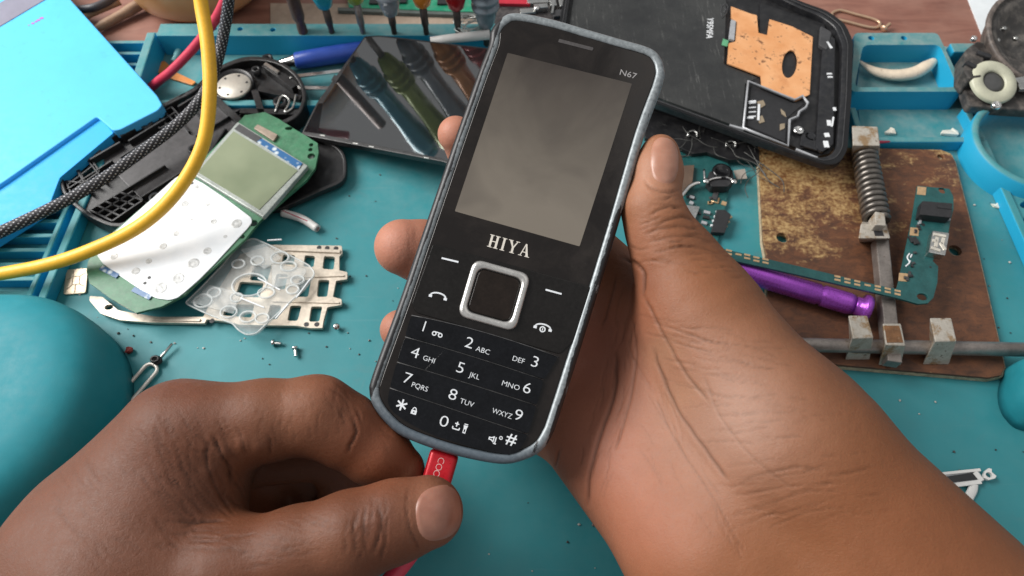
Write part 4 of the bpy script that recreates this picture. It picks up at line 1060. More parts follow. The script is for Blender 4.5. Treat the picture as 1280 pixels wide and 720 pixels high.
# ---------------------------------------------------------------- keypad phone, held facing the camera
TL, TR, BR, BL = (625,9), (834,64), (674,598), (443,541)
dT, dB = 20.55, 18.65
p_tl, p_tr, p_br, p_bl = P(*TL, dT), P(*TR, dT-.15), P(*BR, dB-.15), P(*BL, dB)
PO = (p_tl+p_tr+p_br+p_bl)/4
Yp = ((p_tl+p_tr)/2 - (p_bl+p_br)/2).normalized()
Xp = ((p_tr+p_br)/2 - (p_tl+p_bl)/2); Xp = (Xp - Yp*Xp.dot(Yp)).normalized()
Zp = Xp.cross(Yp)
PM = Matrix(((Xp.x,Yp.x,Zp.x,PO.x),(Xp.y,Yp.y,Zp.y,PO.y),(Xp.z,Yp.z,Zp.z,PO.z),(0,0,0,1)))
PMI = PM.inverted()
def L(u, v, zl=0.0):
    w = PMI @ GP(u, v, PO + Zp*zl, Zp)
    return Vector((w.x, w.y, zl))
def LP(pl, zl): return [L(u,v,zl) for u,v in pl]
fone = thing('keypad_phone', 'worn black and grey keypad phone held upright over the mat', 'phone', matrix=PM)
outl = [(611,54),(614,36),(626,21),(645,14),(690,22),(735,35),(780,48),(808,56),(823,65),(831,82),(829,104),(806,168),(771,288),(735,406),(699,520),(690,544),(678,562),(658,574),(628,580),(580,572),(536,559),(500,544),(479,526),(466,508),(461,490),(465,468),(500,372),(526,296),(570,168),(598,88)]
OUT = catmull(LP(outl, 0), 7, True)
def inset(lp, k, z):
    n = len(lp); out = []
    c = sum(lp, Vector())/n
    for i in range(n):
        d = (lp[(i+2)%n]-lp[i-2]); d.z = 0; d.normalize(); nn = Vector((-d.y,d.x,0))
        if nn.dot(c-lp[i]) < 0: nn = -nn
        q = lp[i] + nn*k; q.z = z; out.append(q)
    return out
def loft(rings, cap0=True, cap1=True, closed=False):
    bm = NB(); R = [[bm.verts.new(p) for p in r] for r in rings]; n = len(R[0])
    for i in range(len(R) if closed else len(R)-1):
        a, b = R[i], R[(i+1) % len(R)]
        for j in range(n): bm.faces.new((a[j], a[(j+1)%n], b[(j+1)%n], b[j])).smooth = True
    if not closed:
        if cap0: bm.faces.new(R[0][::-1])
        if cap1: bm.faces.new(R[-1])
    return bm
# rear body
MAT['phone_body'] = M('phone_black_shell', (.014,.014,.015,1), .4, 0, .3, 2, dust=.2, dustc=(.06,.055,.05,1))
obj('body', loft([inset(OUT,.5,-1.32), inset(OUT,.25,-1.28), inset(OUT,.10,-1.12), inset(OUT,.04,-.8), inset(OUT,.04,-.42)]), MAT['phone_body'], fone, smooth='auto', angle=50)
# worn painted bezel
t = NT('worn_grey_paint')
sp = t.add('ShaderNodeSeparateXYZ'); t.link(t.co.outputs['Object'], sp.inputs[0])
mp = t.add('ShaderNodeMapping'); mp.inputs['Scale'].default_value = (1.2, .45, 1.2); t.link(t.co.outputs['Object'], mp.inputs[0])
n = t.noise(1.5, 8, .78, .3, vec=mp.outputs[0]); n2 = t.noise(9, 3)
left = t.ramp(sp.outputs[0], -1.7, -2.45)
low = t.ramp(sp.outputs[1], .5, -2.5)
nlow = t.ramp(sp.outputs[1], -5.0, -6.0)
out_ = t.ramp(sp.outputs[2], -.02, -.16)
ol = t.ramp(sp.outputs[0], -2.33, -2.40); orr = t.math('MULTIPLY', t.ramp(sp.outputs[0], 2.40, 2.48), t.ramp(sp.outputs[1], 2.4, 1.0))
bias = t.math('MULTIPLY', t.math('ADD', t.math('MULTIPLY', ol, .30), t.math('MULTIPLY', orr, .26)), t.math('SUBTRACT', 1.0, nlow))
bias = t.math('ADD', bias, t.math('MULTIPLY', left, .035))
worn = t.ramp(t.math('ADD', n, bias), .625, .655)
paint = t.mix(t.ramp(n2,.3,.7), (.16,.18,.19,1), (.29,.32,.335,1))
paint = t.mix(t.math('MULTIPLY', nlow, .75), paint, (.055,.08,.11,1))
t.color(t.mix(worn, paint, (.016,.016,.018,1)))
t.set(Roughness=t.math('ADD', .3, t.math('MULTIPLY', n2, .2)), Metallic=.25); t.bump(worn, -.25, .02); MAT['bezel'] = t.m
obj('bezel', loft([inset(OUT,.05,-.45), inset(OUT,.0,-.36), inset(OUT,-.02,-.24), inset(OUT,.0,-.10), inset(OUT,.06,-.02), inset(OUT,.14,.01), inset(OUT,.23,-.005), inset(OUT,.27,-.05), inset(OUT,.285,-.2), inset(OUT,.2,-.4)], closed=True), MAT['bezel'], fone, smooth=True)
# glossy face
t = NT('black_face')
n = t.noise(1.3, 5); sm_ = t.ramp(t.noise(.8, 5, .7, .8), .42, .75)
t.color(t.mix(sm_, (.0085,.0065,.0058,1), (.018,.014,.012,1))); t.set(Roughness=t.math('ADD', t.math('MULTIPLY', sm_, .14), .08)); t.b.inputs['Specular IOR Level'].default_value = .4; MAT['face'] = t.m
obj('front_face', loft([inset(OUT,.25,-.3), inset(OUT,.27,-.045), inset(OUT,.31,-.03)]), MAT['face'], fone)
scr = rounded(LP([(634.5,66),(790,104.5),(724.5,308),(568.5,264)], -.022), .03, 2)
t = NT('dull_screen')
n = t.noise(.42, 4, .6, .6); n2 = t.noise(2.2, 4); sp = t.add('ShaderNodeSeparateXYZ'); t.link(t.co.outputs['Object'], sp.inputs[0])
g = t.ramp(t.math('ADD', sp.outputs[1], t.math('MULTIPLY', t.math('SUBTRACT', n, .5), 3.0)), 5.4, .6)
c = t.mix(g, (.034,.027,.023,1), (.165,.143,.117,1)); c = t.mix(t.math('MULTIPLY', t.ramp(t.noise(.45,2,.5,.4),.50,.75), .5), c, (.045,.037,.033,1))  # room reflections painted in: paler towards the bottom, with dark smudges
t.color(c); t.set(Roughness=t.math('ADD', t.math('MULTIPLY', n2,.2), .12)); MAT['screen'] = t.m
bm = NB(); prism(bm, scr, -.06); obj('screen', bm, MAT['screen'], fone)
bm = NB(); prism(bm, rounded(LP([(699,48.5),(742,59.5),(740.5,63.5),(697.5,52.5)], -.02), .03, 3), -.04); obj('earpiece_slot', bm, M('earpiece_mesh', (.055,.05,.05,1), .4, 0, .3, 12), fone)
MAT['silver_print'] = M('silver_print', (.62,.58,.52,1), .4, .1, .12, 5)
MAT['white_print'] = M('key_print', (.66,.69,.72,1), .5, 0, .1, 6)
def LM(u, v, zl, ang=0.0, zoff=0):
    o = L(u,v,zl); c, s = math.cos(ang), math.sin(ang)
    return Matrix(((c,-s,0,o.x),(s,c,0,o.y),(0,0,1,o.z),(0,0,0,1)))
def Lang(u0,v0,u1,v1):
    d = L(u1,v1)-L(u0,v0); return math.atan2(d.y, d.x)
a0 = Lang(606,298,668,315)
obj('model_print', text_bm('N67', .25, LM(785,93,-.026,Lang(774,90,796,96)), sx=1.15), M('grey_print', (.28,.27,.27,1), .5, 0, .1, 6), fone)
# serif maker name built from strokes
def serif_word(word, h, M_, gap):
    bm = NB(); x = 0; zc = [0]
    W, T_, S_ = .17*h, .055*h, .10*h
    def quad(p):
        zc[0] += .0004
        prism(bm, [Vector((a, b, .004+zc[0])) for a, b in p], -.002)
    def rect(x0, y0, x1, y1): quad([(x0,y0),(x1,y0),(x1,y1),(x0,y1)])
    def ser(xc, w, y, up):
        y1 = y+T_ if up else y-T_
        rect(xc-w/2, min(y,y1), xc+w/2, max(y,y1))
    for ch in word:
        if ch == 'H':
            w = .86*h
            for xs in (.2*h, w-.2*h):
                rect(x+xs-W/2, 0, x+xs+W/2, h); ser(x+xs, W+2*S_, 0, True); ser(x+xs, W+2*S_, h, False)
            rect(x+.2*h, h*.47, x+w-.2*h, h*.47+T_*1.2)
        elif ch == 'I':
            w = .42*h; rect(x+w/2-W/2, 0, x+w/2+W/2, h); ser(x+w/2, W+2*S_, 0, True); ser(x+w/2, W+2*S_, h, False)
        elif ch == 'Y':
            w = .84*h; m = x+w*.52
            rect(m-W/2, 0, m+W/2, h*.46); ser(m, W+2*S_, 0, True)
            quad([(m-W/2,h*.46),(m+W/2-.01,h*.40),(x+.10*h+W,h),(x+.10*h-.02,h)]); quad([(m-.02,h*.42),(m+W/2,h*.46),(x+w-.08*h,h),(x+w-.17*h,h)])
            ser(x+.16*h, W+2*S_, h, False); ser(x+w-.12*h, .3*h, h, False)
        elif ch == 'A':
            w = .88*h; ap = x+w*.47
            quad([(x+.10*h,0),(x+.18*h,0),(ap+.04*h,h),(ap-.04*h,h)]); quad([(x+w-.30*h,0),(x+w-.10*h,0),(ap+.06*h,h),(ap-.05*h,h)])
            rect(x+.22*h, h*.3, x+w-.26*h, h*.3+T_*1.1); ser(x+.14*h, .3*h, 0, True); ser(x+w-.2*h, W+2*S_, 0, True)
        x += w + gap
    tot = x-gap
    bmesh.ops.translate(bm, verts=bm.verts, vec=(-tot/2, -h/2, 0))
    bmesh.ops.transform(bm, matrix=M_, verts=bm.verts)
    return bm
obj('maker_name', serif_word('HIYA', .36, LM(637,307.5,-.026,a0), .045), MAT['silver_print'], fone)
# soft key panel and navigation key
pan = [(541,304),(610,323),(680,342),(739,358),(716,428),(700,443),(520,391),(514,380)]
MAT['panel'] = M('key_panel', (.009,.008,.0075,1), .2, 0, .3, 1.5, spec=.3)
bm = NB(); prism(bm, rounded(LP(pan, .0), .1, 4), -.06); obj('softkey_panel', bm, MAT['panel'], fone, bevel=.03, seg=3)
MAT['ring'] = M('silver_ring', (.56,.55,.53,1), .28, .75, .15, 3)
nc = L(618,369,0); na = Lang(600,335,650,349)
def rsq(s, r, z):
    q = Matrix.Rotation(na, 3, 'Z')
    pts = rounded([Vector((-s,-s,0)),Vector((s,-s,0)),Vector((s,s,0)),Vector((-s,s,0))], r, 8)
    return [nc + q @ p + Vector((0,0,z)) for p in pts]
nav = obj('navigation_key', loft([rsq(.60,.22,-.02), rsq(.60,.22,.03), rsq(.57,.21,.045)]), M('brown_black_gloss', (.012,.008,.006,1), .16, 0, .3, 2, spec=.3), fone)
obj('key_ring', loft([rsq(.82,.30,-.05), rsq(.82,.30,.04), rsq(.79,.29,.085), rsq(.72,.27,.10), rsq(.66,.25,.085), rsq(.63,.24,.04), rsq(.63,.24,-.05)], closed=True), MAT['ring'], nav, smooth=True)
kz = .012
def lbar(bm, u0, v0, u1, v1, w, z=kz, h=.014): bar(bm, L(u0,v0,z), L(u1,v1,z), w, h)
pn_ = bpy.data.objects['softkey_panel']
for a in ((552,322.5,573,327.5),(682,362,702,367.5)):
    bm = NB(); lbar(bm, *a, .048); obj('softkey_mark', bm, MAT['white_print'], pn_)
def handset(u, v, hang):
    bm = NB(); o = L(u,v,kz); a = Lang(535,364,560,370)
    q = Matrix.Rotation(a, 3, 'Z')
    arc = [o + q @ Vector((.21*math.cos(t_), .10*math.sin(t_)-.04, 0)) for t_ in [math.pi*(.04+.92*k/12) for k in range(13)]]
    for i in range(12): bar(bm, arc[i], arc[i+1]+ (arc[i+1]-arc[i])*.1, .042, .014)
    for e, s_ in ((arc[0],1),(arc[-1],-1)): bar(bm, e + q @ Vector((-.045,-.035,.001)), e + q @ Vector((.045,-.035,.001)), .07, .014)
    if hang:
        c = o + q @ Vector((0,-.08,0))
        prism(bm, circ(c, .085, 16), kz-.014, [circ(c, .052, 16)]); bar(bm, c+Vector((0,-.035,.001)), c+Vector((0.001,.03,.001)), .025, .014)
    return bm
obj('call_mark', handset(548,369,False), MAT['white_print'], pn_); obj('end_call_mark', handset(679,408,True), MAT['white_print'], pn_)
# keypad rows
MAT['gap'] = M('grey_key_gap', (.050,.050,.052,1), .5, 0, .6, 6)  # lighter grey lines between the key rows
seps = [((514,394),(604,415),(698,446)), ((506,421),(592,446),(680,475)), ((496,452.5),(584,479),(671,507)), ((487,485),(570,513),(660,543)), ((482,505),(556,549),(646,571))]
MAT['key'] = M('black_key', (.005,.0055,.007,1), .24, 0, .35, 1.8, spec=.22)
def bez(a, b, c, n=10):
    a, b, c = L(*a,.03), L(*b,.03), L(*c,.03); m = b*2 - (a+c)/2
    return [(1-t_)**2*a + 2*t_*(1-t_)*m + t_*t_*c for t_ in [k/n for k in range(n+1)]]
rows = []
for i in range(4):
    top, bot = bez(*seps[i]), bez(*seps[i+1])
    gpv = Vector((0,-.022,0))
    if i == 3:
        a, b = L(484,510,.03), L(655,566,.03)
        bot = [L(u,v,.03) for u,v in ((484,505),(492,517),(506,527),(524,537),(544,546),(566,553),(590,560),(614,566),(636,569),(648,565),(654,556))]
    pts = rounded([p+gpv for p in top] + [p-gpv for p in bot[::-1]], [.09]+[.0]*9+[.09,.09]+[.0]*9+[.09], 3)
    bm = NB(); prism(bm, pts, -.05)
    rows.append(obj('key_row', bm, MAT['key'], fone, bevel=.018, seg=2))
    rows[-1].location.z = 0
for i in range(4):
    q = [Vector((p.x,p.y,-.012)) for p in bez(*seps[i])]
    bm = NB(); tube(bm, q, .016, 5); obj('key_gap', bm, MAT['gap'], fone)
ra = [Lang(530,409,669,453), Lang(519,440,659,485), Lang(510,473,648,519), Lang(502,506,639,548)]
org = (440, 280); q_ = 2.12
def leg(row, s, X, Y, size, sx=1.15, bold=-.004, name='key_legend', shear=0):
    u, v = X, Y
    obj(name, text_bm(s, size, LM(u,v,.032,ra[row]*.9), extrude=.003, sx=sx, bold=bold if size > .3 else -.0015, shear=shear), MAT['white_print'], rows[row])
D = .42; S = .195
def z5(x, y): return 480+x/3.427, 380+y/3.427
leg(0,'1',*z5(172,98),D,1.0); leg(0,'2',*z5(365,168),D,1.2); leg(0,'ABC',*z5(424,200),S,1.05); leg(0,'DEF',*z5(576,240),S,1.05); leg(0,'3',*z5(647,250),D,1.2)
leg(1,'4',*z5(134,210),D,1.2); leg(1,'GHI',*z5(193,238),S,1.05); leg(1,'5',*z5(328,275),D,1.2); leg(1,'JKL',*z5(388,309),S,1.05); leg(1,'MNO',*z5(543,350),S,1.1); leg(1,'6',*z5(613,362),D,1.2)
leg(2,'7',*z5(100,320),D,1.2); leg(2,'PQRS',*z5(153,356),S,1.0); leg(2,'8',*z5(295,390),D,1.2); leg(2,'TUV',*z5(355,424),S,1.05); leg(2,'WXYZ',*z5(506,470),S,.95); leg(2,'9',*z5(576,478),D,1.2)
leg(3,'0',*z5(257,505),D,1.3); leg(3,'#',*z5(546,580),.42,1.1,.004)
def icon(row, fn):
    bm = NB(); fn(bm); obj('key_icon', bm, MAT['white_print'], rows[row])
zi = .034
def loc(X, Y, row):
    u, v = z5(X, Y); o = L(u,v,zi); q = Matrix.Rotation(ra[row]*.9, 3, 'Z'); return lambda x, y, dz=0: o + q @ Vector((x, y, dz))
def ic_tape(bm):
    f = loc(228,130,0)
    for x in (-.085,.085): prism(bm, circ(f(x,0), .065, 14), zi-.006, [circ(f(x,0), .035, 14)])
    bar(bm, f(-.085,.052,.001), f(.085,.052,.001), .028, .006)
def ic_star(bm):
    f = loc(76,432,3)
    for k in range(3):
        a = math.pi*k/3+.5; bar(bm, f(-.15*math.cos(a),-.15*math.sin(a),k*.0008), f(.15*math.cos(a),.15*math.sin(a),k*.0008), .045, .006)
def ic_lock(bm):
    f = loc(129,458,3); prism(bm, [f(-.075,-.09),f(.075,-.09),f(.075,.02),f(-.075,.02)], zi-.006, [circ(f(0,-.035), .022, 8)])
    arc = [f(.05*math.cos(t_), .02+.07*math.sin(t_), .001) for t_ in [math.pi*k/8 for k in range(9)]]
    for i in range(8): bar(bm, arc[i], arc[i+1], .025, .006)
def ic_space(bm):
    f = loc(311,522,3); bar(bm, f(0,-.02), f(0,.11), .03, .006); bar(bm, f(-.055,.055,.001), f(.055,.055,.001), .03, .006)
    bar(bm, f(-.09,-.09,.001), f(.09,-.09,.001), .03, .006); bar(bm, f(-.09,-.09,.002), f(-.09,-.03,.002), .03, .006); bar(bm, f(.09,-.09,.002), f(.09,-.03,.002), .03, .006)
def ic_torch(bm):
    f = loc(347,535,3); prism(bm, [f(-.04,-.12),f(.04,-.12),f(.04,.02),f(.06,.09),f(-.06,.09),f(-.04,.02)], zi-.006, [[f(-.018,-.09),f(.018,-.09),f(.018,-.01),f(-.018,-.01)]])
    bar(bm, f(-.05,.12), f(.05,.12), .025, .006)
def ic_mute(bm):
    f = loc(464,578,3); prism(bm, [f(-.10,-.04),f(-.03,-.04),f(.05,-.09),f(.05,.09),f(-.03,.04),f(-.10,.04)], zi-.006, [[f(-.07,-.012),f(-.02,-.012),f(.02,-.04),f(.02,.04),f(-.02,.012),f(-.07,.012)]])
    bar(bm, f(.09,-.09), f(.09,.07), .03, .006); bar(bm, f(.05,-.1,.001), f(.13,-.1,.001), .03, .006)
def ic_ring(bm):
    f = loc(501,574,3); prism(bm, circ(f(0,0), .05, 10), zi-.006, [circ(f(0,0), .026, 10)])
icon(0, ic_tape)
for fn in (ic_star, ic_lock, ic_space, ic_torch, ic_mute, ic_ring): icon(3, fn)

# ---------------------------------------------------------------- red plug and its cable
c0, c1 = L(556,566,-.66), L(541,618,-.66)
dpl = (c1-c0).normalized(); spl = Vector((dpl.y,-dpl.x,0)); spl = spl if spl.x > 0 else -spl
pw = PM
cb = thing('charging_cable', 'red plug and cable being pushed into the bottom of the keypad phone', 'cable', matrix=PM)
MAT['plug_print'] = M('plug_print', (.66,.42,.40,1), .5)
MAT['plug'] = M('red_plug', (.52,.012,.022,1), .32, .25, .12, 2)
def plug_ring(s, w, h, zc=-.66, n=5):
    o = c0 + dpl*s
    r = rounded([Vector((-w,-h,0)),Vector((w,-h,0)),Vector((w,h,0)),Vector((-w,h,0))], h*.6, n)
    return [Vector((o.x + spl.x*p.x, o.y + spl.y*p.x, zc + p.y)) for p in r]
pl_ = obj('plug', loft([plug_ring(-.02,.34,.22), plug_ring(.02,.385,.26), plug_ring(.1,.395,.27), plug_ring(1.6,.395,.27), plug_ring(1.9,.34,.24), plug_ring(2.0,.22,.2)]), MAT['plug'], cb, smooth='auto', angle=50)
obj('plug_tip', loft([plug_ring(-.5,.30,.1), plug_ring(.0,.30,.1)]), MAT['steel'], cb)
for k, ch in enumerate('COO'):
    u, v = 551.0 - k*2.9, 575.5 + k*8.2
    o = L(u, v, -.66+.271); a = math.atan2(dpl.y, dpl.x)
    c_, s_ = math.cos(a), math.sin(a)
    obj('plug_lettering', text_bm(ch, .255, Matrix(((c_,-s_,0,o.x),(s_,c_,0,o.y),(0,0,1,o.z),(0,0,0,1))), bold=-.004), MAT['plug_print'], pl_)
cab = [PMI @ P(531,660,19.3), PMI @ P(522,680,19.3), PMI @ P(508,700,19.2), PMI @ P(490,722,19.0), PMI @ P(460,756,18.5), PMI @ P(420,800,18.0)]
cab = [c0 + dpl*1.9, c0+dpl*2.4] + cab[1:]
obj('cord', tube(NB(), catmull(cab, 7), .23, 14), MAT['redcable'], cb)
# ---------------------------------------------------------------- hands: smooth blended bodies meshed with surface nets
class Field:
    def __init__(s, lo, hi, h):
        s.lo = np.array(lo, np.float32); s.h = h
        s.n = np.ceil((np.array(hi)-np.array(lo))/h).astype(int)+1
        s.ax = [s.lo[i] + h*np.arange(s.n[i], dtype=np.float32) for i in range(3)]
        s.D = None
    def new(s): return np.full(tuple(s.n), 1.5, np.float32)
    def cone(s, D, a, b, r1, r2, k):
        a, b = np.array(a, np.float32), np.array(b, np.float32)
        m = max(r1, r2) + 1.2
        lo = np.minimum(a, b) - m; hi = np.maximum(a, b) + m
        i0 = np.clip(np.floor((lo-s.lo)/s.h).astype(int), 0, s.n); i1 = np.clip(np.ceil((hi-s.lo)/s.h).astype(int)+1, 0, s.n)
        if np.any(i1 <= i0): return
        X = s.ax[0][i0[0]:i1[0]][:,None,None]; Y = s.ax[1][i0[1]:i1[1]][None,:,None]; Z = s.ax[2][i0[2]:i1[2]][None,None,:]
        ba = b-a; L2 = max(float(ba@ba), 1e-6)
        t = np.clip(((X-a[0])*ba[0] + (Y-a[1])*ba[1] + (Z-a[2])*ba[2])/L2, 0, 1)
        d = np.sqrt((X-a[0]-t*ba[0])**2 + (Y-a[1]-t*ba[1])**2 + (Z-a[2]-t*ba[2])**2) - (r1+(r2-r1)*t)
        sl = tuple(slice(i0[i], i1[i]) for i in range(3))
        D[sl] = smin(D[sl], d, k)
def smin(a, b, k):
    if k <= 0: return np.minimum(a, b)
    h = np.maximum(k - np.abs(a-b), 0)/k
    return np.minimum(a, b) - h*h*k*.25
def surface_nets(D, lo, h):
    s = D < 0
    n = np.array(D.shape); c = n-1
    def sh(A, i, j, k): return A[i:c[0]+i, j:c[1]+j, k:c[2]+k]
    cnt = sum(sh(s,i,j,k).astype(np.int8) for i in (0,1) for j in (0,1) for k in (0,1))
    act = (cnt > 0) & (cnt < 8)
    ids = np.argwhere(act); idx = -np.ones(tuple(c), np.int64); idx[act] = np.arange(len(ids))
    pos = np.zeros((len(ids),3)); num = np.zeros(len(ids))
    I, J, K = ids.T
    cor = [(i,j,k) for i in (0,1) for j in (0,1) for k in (0,1)]
    for a in cor:
        for ax in range(3):
            if a[ax]: continue
            b = list(a); b[ax] = 1
            d0 = D[I+a[0],J+a[1],K+a[2]]; d1 = D[I+b[0],J+b[1],K+b[2]]
            m = (d0 < 0) != (d1 < 0)
            t = np.where(m, d0/np.where(m, d0-d1, 1), 0)
            p = np.array(a, float)[None,:].repeat(len(ids),0); p[:,ax] += t
            pos[m] += p[m]; num += m
    V = (ids + pos/num[:,None])*h + np.array(lo)
    Q = []
    for ax in range(3):
        o1, o2 = [(1,2),(2,0),(0,1)][ax]
        a = [slice(None)]*3; b = [slice(None)]*3
        a[ax] = slice(0,-1); b[ax] = slice(1,None)
        e = np.argwhere(s[tuple(a)] != s[tuple(b)])
        e = e[(e[:,o1] > 0) & (e[:,o2] > 0) & (e[:,o1] < c[o1]) & (e[:,o2] < c[o2])]
        ins = s[e[:,0], e[:,1], e[:,2]]
        def at(d1, d2):
            q = e.copy(); q[:,o1] -= d1; q[:,o2] -= d2; return idx[q[:,0],q[:,1],q[:,2]]
        q = np.stack([at(1,1), at(0,1), at(0,0), at(1,0)], 1)
        q[~ins] = q[~ins][:,::-1]
        Q.append(q)
    Q = np.concatenate(Q); Q = Q[(Q >= 0).all(1)]
    return V, Q
def vnormals(V, Q):
    n = np.cross(V[Q[:,2]]-V[Q[:,0]], V[Q[:,3]]-V[Q[:,1]]); N = np.zeros_like(V)
    for k in range(4): np.add.at(N, Q[:,k], n)
    return N/np.maximum(np.linalg.norm(N,axis=1,keepdims=True),1e-9)
def smooth(V, Q, it, f=.5):
    for _ in range(it):
        S = np.zeros_like(V); C = np.zeros(len(V))
        for k in range(4):
            for l in ((k+1)%4, (k-1)%4):
                np.add.at(S, Q[:,k], V[Q[:,l]]); np.add.at(C, Q[:,k], 1)
        V = V*(1-f) + f*S/np.maximum(C,1)[:,None]
    return V
def seg_dist(u, v, pl):
    best = np.full(len(u), 1e9)
    for (a, b) in zip(pl[:-1], pl[1:]):
        ax, ay = a; dx, dy = b[0]-ax, b[1]-ay
        t = np.clip(((u-ax)*dx + (v-ay)*dy)/max(dx*dx+dy*dy,1e-6), 0, 1)
        best = np.minimum(best, np.hypot(u-ax-t*dx, v-ay-t*dy))
    return best
def W(u, v, d, r): return P(u, v, d), r*d/F

def skin_material():
    t = NT('brown_skin')
    at = t.add('ShaderNodeAttribute', attribute_name='skin_tone')
    n1 = t.noise(1.1, 5, .6); n2 = t.noise(6, 4, .6); v = t.voro(13, 'F1')
    c = at.outputs['Color']
    hsv = t.add('ShaderNodeHueSaturation'); t.link(c, hsv.inputs['Color'])
    val = t.math('ADD', t.math('ADD', .76, t.math('MULTIPLY', t.noise(17, 3), .10)), t.math('ADD', t.math('MULTIPLY', n1, .24), t.math('MULTIPLY', n2, .18)))
    t.link(val, hsv.inputs['Value'])
    c2 = t.mix(t.math('MULTIPLY', t.ramp(n2, .58, .75), .22), hsv.outputs[0], (.16,.055,.03,1))
    t.color(c2)
    t.set(Roughness=t.math('ADD', .42, t.math('MULTIPLY', n2, .25)))
    t.b.inputs['Specular IOR Level'].default_value = .30
    t.b.inputs['Subsurface Weight'].default_value = .12
    t.b.inputs['Subsurface Radius'].default_value = (1.0,.35,.2); t.b.inputs['Subsurface Scale'].default_value = .18
    b1 = t.bump(v, .16, .015)
    mp = t.add('ShaderNodeMapping'); mp.inputs['Scale'].default_value = (1.0, 2.6, 1.6); mp.inputs['Rotation'].default_value = (.3,.2,.7); t.link(t.co.outputs['Object'], mp.inputs[0])
    b2 = t.bump(t.noise(9, 6, .7, .8, vec=mp.outputs[0]), .34, .03, prev=b1)
    b3 = t.bump(t.noise(1.6, 4), .2, .12, prev=b2)
    t.bump(t.voro(24), .22, .012, prev=b3)
    return t.m
MAT['skin'] = skin_material()
def wrinkles(seed, fields):
    """fine skin lines: (corner quad, direction at the two ends of the quad, count, length range, strength)"""
    r = random.Random(seed); out = []
    for (c0, c1, c2, c3), d0, d1, n, (l0, l1), st in fields:
        for _ in range(n):
            s_, t_ = r.random(), r.random()
            x = (c0[0]*(1-s_)+c1[0]*s_)*(1-t_) + (c3[0]*(1-s_)+c2[0]*s_)*t_; y = (c0[1]*(1-s_)+c1[1]*s_)*(1-t_) + (c3[1]*(1-s_)+c2[1]*s_)*t_
            a = math.radians(d0*(1-t_)+d1*t_ + r.uniform(-9,9)); l = r.uniform(l0,l1)/2; b = r.uniform(-.15,.15)*l
            dx, dy = math.cos(a), math.sin(a)
            out.append(([(x-dx*l, y-dy*l), (x-dy*b, y+dx*b), (x+dx*l, y+dy*l)], r.uniform(1.3,2.0), .030*st*r.uniform(.5,1.2), .20*st*r.uniform(.5,1.2)))
    return out
def nail_mat(name, a, b):
    t = NT(name); n = t.noise(2.5, 3); t.color(t.mix(t.ramp(n,.3,.7), a, b)); t.set(Roughness=.33)
    t.b.inputs['Subsurface Weight'].default_value = .1; t.b.inputs['Subsurface Scale'].default_value = .1
    return t.m
NAIL_R = nail_mat('pale_nail', (.31,.145,.095,1), (.39,.195,.135,1)); NAIL_L = nail_mat('brown_nail', (.24,.10,.068,1), (.31,.145,.10,1))

